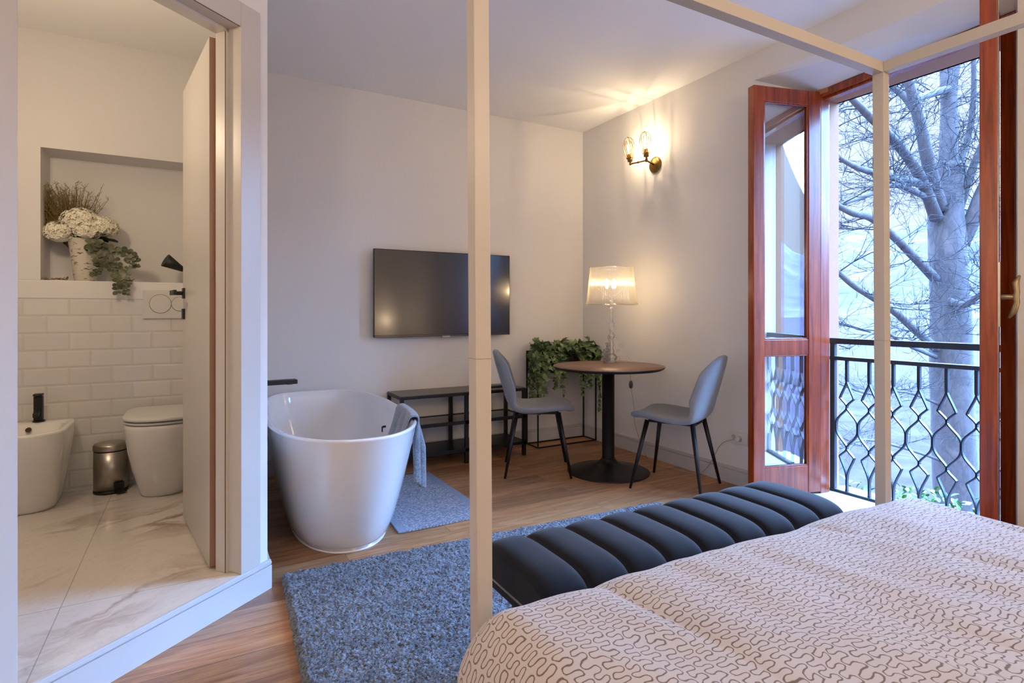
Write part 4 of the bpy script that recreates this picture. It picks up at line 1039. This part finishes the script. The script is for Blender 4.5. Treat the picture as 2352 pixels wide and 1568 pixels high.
starts = [(.05, -.10, .23, [(.11, -.13, .20), (.19, -.15, .17), (.235, -.16, .12), (.215, -.165, .05), (.22, -.17, -.02), (.215, -.172, -.075)]),
          (.05, -.10, .20, [(.13, -.13, .17), (.17, -.15, .10), (.175, -.155, .04), (.17, -.165, -.02), (.175, -.17, -.07)]),
          (.04, -.10, .20, [(.07, -.12, .15), (.085, -.135, .10), (.075, -.14, .06), (.06, -.14, .03)]),
          (.06, -.10, .22, [(.14, -.12, .19), (.22, -.14, .185), (.255, -.15, .13), (.265, -.155, .09)]),
          (.04, -.09, .18, [(.11, -.12, .13), (.13, -.14, .08), (.16, -.15, .03), (.19, -.165, .0), (.20, -.17, -.05)])]
for sx_, sy_, sz_, rest in starts:
    pts = wob([(vx+sx_-.03, vy, vz+.24), (vx+sx_, vy+sy_, vz+sz_)]+[(vx+a_, vy+b_ if True else 0, vz+c_) for a_, b_, c_ in rest]); st.tube(pts, .0014, 5)
    for i, q in enumerate(pts[5:]):
        if i % 2: continue
        for sg in (-1, 1):
            L = rnd.uniform(.026, .040)*(1-.35*i/len(pts)); add_leaf(m, q, Vector((sg*rnd.uniform(.5, 1), -.35, rnd.uniform(-.6, .5))), Vector((rnd.uniform(-.4, .4), -1, .4)), L, L*.95, False)
m.build('foliage', M_euc, e); st.build('stems', plain('euc_stem', '6b6044', .8), e)
for x0_, x1_, y_, lab in ((-.735, -.63, TY+.02, 'dry leaf sprig on the tiled ledge left of the birch vase'), (-.40, -.32, TY+.02, 'dry leaf sprig on the tiled ledge right of the trailing eucalyptus')):
    m = MB(); m.tube([(x0_, y_, 1.311), ((x0_+x1_)/2, y_+.008, 1.314), (x1_, y_, 1.311)], .0018, 5)
    for i in range(14):
        x = x0_+(x1_-x0_)*i/13; add_leaf(m, Vector((x, y_+.004, 1.3115)), Vector((rnd.uniform(-1, 1), rnd.uniform(-.6, .6), rnd.uniform(.1, .6))), Vector((0, -.4, 1)), .024, .013, False)
    tag(m.build('dry_sprig', M_dry), lab, 'sprig', 'dry sprigs on the tiled ledge')
# ================================================================== OUTSIDE
def tree():
    rnd = random.Random(21)
    t = thing('plane_tree', 'large bare grey tree with twisting branches outside the balcony', 'tree', WP(2190, 1500, 8.0))
    m = MB(); tw = MB()
    def br(pts, r0, r1, n=14, dens=1.0):
        P = wob([WP(*p) for p in pts]); k = len(P)
        R = [r0+(r1-r0)*(i/(k-1))**.8 for i in range(k)]
        R = [r*(1+.06*noise.noise(p*2.0)) for r, p in zip(R, P)]
        m.tube(P, R, n); return P, R
    def twig(p, d, L, r, lev):
        pts = [p.copy()]; q = p.copy(); n = 4 if lev else 3
        for k in range(n):
            d = (d + Vector((rnd.uniform(-.35, .35), rnd.uniform(-.35, .35), rnd.uniform(-.28, .30)))).normalized(); q = q+d*(L/n); pts.append(q.copy())
            if lev > 0:
                for s_ in range(2 if rnd.random() < .75 else 1):
                    dd = (d*.7 + Vector((rnd.uniform(-1, 1), rnd.uniform(-1, 1), rnd.uniform(-.7, .9)))*.8).normalized(); twig(q, dd, L*rnd.uniform(.45, .7), r*.55, lev-1)
        (tw).tube(pts, [r*(1-.7*i/n) for i in range(n+1)], 4 if r < .008 else 6, caps=False)
    def spawn(P, R, cnt, L, lev=2, a=0.15):
        for i in range(cnt):
            k = rnd.randint(int(len(P)*a), len(P)-1); d = Vector((rnd.uniform(-1, 1), rnd.uniform(-1, 1), rnd.uniform(-.5, .9))).normalized(); r = min(R[k]*.4, .009)
            twig(P[k], d, L*rnd.uniform(.6, 1.2), r, lev)
    tr, tR = br([(2160, 1900, 8.0), (2188, 1400, 8.0), (2196, 1150, 8.0), (2186, 900, 8.0), (2183, 700, 8.0), (2176, 560, 8.0), (2172, 470, 8.05), (2180, 380, 8.1)], .31, .20, 28)
    B = []
    B.append(br([(2176, 470, 8.0), (2178, 360, 8.1), (2180, 250, 8.2), (2176, 120, 8.3), (2172, -60, 8.4)], .13, .09))
    B.append(br([(2180, 260, 8.2), (2194, 170, 8.2), (2206, 60, 8.3)], .06, .04))
    B.append(br([(2160, 480, 7.9), (2136, 390, 7.7), (2112, 280, 7.5), (2088, 190, 7.4), (2066, 90, 7.3)], .095, .05))
    B.append(br([(2108, 265, 7.5), (2080, 225, 7.6), (2050, 200, 7.7), (1990, 150, 7.8)], .055, .03))
    B.append(br([(2100, 228, 7.4), (2140, 215, 7.9), (2178, 205, 8.2)], .04, .06))
    B.append(br([(2150, 500, 7.9), (2110, 400, 7.5), (2060, 330, 7.2), (1990, 260, 6.9), (1950, 220, 6.8)], .085, .035))
    B.append(br([(2148, 470, 7.9), (2110, 400, 7.5), (2080, 345, 7.4), (2050, 300, 7.3)], .06, .03))
    B.append(br([(2140, 430, 7.8), (2090, 415, 7.4), (2040, 405, 7.1), (1970, 385, 6.7), (1925, 360, 6.5)], .065, .025))
    B.append(br([(2140, 460, 7.8), (2100, 440, 7.5), (2052, 425, 7.2), (1990, 450, 6.9), (1925, 470, 6.6)], .05, .02))
    B.append(br([(2148, 640, 7.9), (2100, 590, 7.5), (2050, 540, 7.1), (2000, 500, 6.8), (1960, 490, 6.6), (1920, 470, 6.5)], .065, .03))
    B.append(br([(2150, 800, 7.9), (2110, 765, 7.5), (2060, 720, 7.2), (2000, 680, 6.9), (1960, 655, 6.7), (1920, 620, 6.5)], .06, .03))
    B.append(br([(2150, 820, 7.9), (2080, 790, 7.3), (2020, 760, 7.0), (1950, 800, 6.8)], .03, .012))
    B.append(br([(2196, 500, 8.0), (2215, 440, 8.0), (2236, 380, 8.0), (2270, 300, 7.9)], .07, .04))
    B.append(br([(2205, 560, 8.0), (2235, 500, 7.9), (2262, 430, 7.8), (2320, 330, 7.6)], .12, .07))
    B.append(br([(2190, 400, 8.1), (2220, 330, 8.2), (2236, 230, 8.2), (2236, 120, 8.2)], .05, .03))
    B.append(br([(2180, 690, 7.8), (2215, 700, 7.6), (2240, 685, 7.5), (2290, 650, 7.3)], .045, .035))
    B.append(br([(2170, 1060, 8.0), (2080, 1030, 7.6), (1990, 1010, 7.2), (1930, 1030, 6.9)], .022, .01))
    B.append(br([(2160, 930, 8.0), (2080, 900, 7.5), (2000, 905, 7.2), (1925, 880, 6.9)], .022, .01))
    for i, (P, R) in enumerate(B): spawn(P, R, 7 if i > 1 else 4, .7, 2)
    spawn(tr[8:], tR[8:], 8, .5, 1)
    for i in range(22): # outer twigs of branches reaching towards the balcony
        P, R = B[rnd.choice((3, 5, 6, 7, 8, 9, 10, 11, 15, 16, 17))]; k = rnd.randint(len(P)//2, len(P)-1)
        twig(P[k], Vector((rnd.uniform(-.8, .2), rnd.uniform(-.2, .9), rnd.uniform(-.4, .6))).normalized(), rnd.uniform(.6, 1.1), .008, 2)
    m.build('trunk_and_limbs', M_bark, t); tw.build('twigs', M_twig, t)
tree()
def shrubs():
    rnd = random.Random(4); mt_ = leafmat('shrub_leaf', '2a4c24', '3f6e30', '5f8a46')
    spots = [((1945, 1180, 5.6), 'bright green shrub below the balcony left of the bed post'), ((2140, 1185, 6.3), 'bright green shrub at the foot of the bare tree')]
    for (c, lab) in spots:
        C = WP(*c); m = MB(); st = MB()
        for i in range(900):
            a = rnd.uniform(0, 2*PI); r = rnd.random()**.5*.55; z = rnd.uniform(-.7, .28*(1-r)+.05*math.sin(a*5)); p = C+Vector((r*math.cos(a), r*math.sin(a)*1.2, z))
            add_leaf(m, p, Vector((rnd.uniform(-1, 1), rnd.uniform(-1, 1), rnd.uniform(-.1, 1))), Vector((0, 0, 1)), .09, .05, False)
        for i in range(9): st.tube([(C.x, C.y, -3.2), (C.x+rnd.uniform(-.4, .4), C.y+rnd.uniform(-.4, .4), C.z)], .02, 5)
        o = thing('shrub', lab, 'shrub', (C.x, C.y, -3.2)); m.build('foliage', mt_, o); st.build('stem', M_twig, o)
shrubs()
mg = Mat('garden_ground'); g = mg.noise(mg.obj(), .8, 6, .6); M_ground = mg.bsdf(mg.ramp(g.outputs[0], [(.35, srgb('322b38')), (.65, srgb('433c4a'))]), 1, Specular_IOR_Level=.1)  # distance haze put into the ground colour as lavender grey
o = MB().box(3.7, 40, -40, 60, -3.6, -3.2).build('garden_ground', M_ground); o['kind'] = 'structure'; o['label'] = 'garden ground below the balcony'
ml = Mat('lake_water'); g = ml.noise(ml.mapping(ml.obj(), (.02, .006, 1)), 3, 6, .6); M_lake = ml.bsdf(ml.ramp(g.outputs[0], [(.3, srgb('352f3e')), (.7, srgb('403949'))]), .9, Specular_IOR_Level=.1)
o = MB().box(40, 2600, -2600, 2600, -12.5, -12).build('lake', M_lake); o['kind'] = 'structure'; o['label'] = 'pale hazy lake beyond the garden'
def mountains():
    mm = Mat('hazy_mountain'); o_ = mm.obj(); a = mm.noise(o_, .006, 8, .65); b = mm.noise(mm.mapping(o_, (1, 1, 2.2)), .02, 6, .6)
    f = mm.math('ADD', mm.math('MULTIPLY', a.outputs[0], .6), mm.math('MULTIPLY', b.outputs[0], .4))
    MT = mm.bsdf(mm.ramp(f, [(.38, srgb('3c3b4a')), (.5, srgb('4a4958')), (.62, srgb('5e5b62'))]), 1)
    m = MB(); NU, NV = 220, 50
    def fn(u, v):
        az = math.radians(-95+190*u); r = 1500+1200*v; 
        hgt = 330+260*noise.noise(Vector((u*7, 1.3, 0)))+190*noise.noise(Vector((u*19, 4, 0)))+60*noise.noise(Vector((u*60, 9, 0)))
        z = -12 + hgt*math.sin(min(1, v*1.25)*PI/2)**1.2*1.0 + 60*noise.noise(Vector((u*40, v*12, 2)))*v
        return (r*math.cos(az), r*math.sin(az), z)
    m.grid(fn, NU, NV); o = m.build('mountain', MT); o['kind'] = 'structure'; o['label'] = 'pale hazy mountains across the lake'
mountains()
# ================================================================== BEHIND THE CAMERA: bedside lamps the television mirrors
def bedside(x, y, label):
    n = thing('nightstand', 'small white nightstand ' + label, 'nightstand', (x, y, 0))
    m = MB(); m.box(x-.2, x+.2, y-.18, y+.18, .12, .55); m.build('body', M_trim, n, bevel=.006)
    MB().box(x-.18, x+.18, y+.18, y+.195, .15, .52).build('drawer', M_trim, n, bevel=.003)
    for sx_ in (-.17, .17):
        for sy_ in (-.15, .15): MB().cyl((x+sx_, y+sy_, .12), (x+sx_, y+sy_, 0), .015, .011, 12).build('leg', M_black, n)
    l = thing('bedside_lamp', 'lit fabric-shaded bedside lamp ' + label, 'table lamp', (x, y, .55))
    MB().lathe([(.06, .551), (.06, .565), (.015, .585), (.012, .72), (.03, .76), (.012, .80)], (x, y, 0), 28).build('base', M_brass, l)
    m = MB(); m.lathe([(.13, .80), (.095, 1.02)], (x, y, 0), 40, close=False); m.build('lamp_shade', M_beige_shade, l)
    MB().sphere((x, y, .88), .03).build('bulb', M_bulb, l)
ms = Mat('linen_shade'); tr_ = ms.n('ShaderNodeBsdfTranslucent'); tr_.inputs[0].default_value = (1, .82, .6, 1); df = ms.n('ShaderNodeBsdfDiffuse'); df.inputs[0].default_value = (.9, .8, .65, 1)
mx = ms.n('ShaderNodeMixShader'); mx.inputs[0].default_value = .4; ms.l(tr_.outputs[0], mx.inputs[1]); ms.l(df.outputs[0], mx.inputs[2]); ms.l(mx.outputs[0], ms.out.inputs[0]); M_beige_shade = ms.m
bedside(2.62, -.95, 'on the window side of the bed')
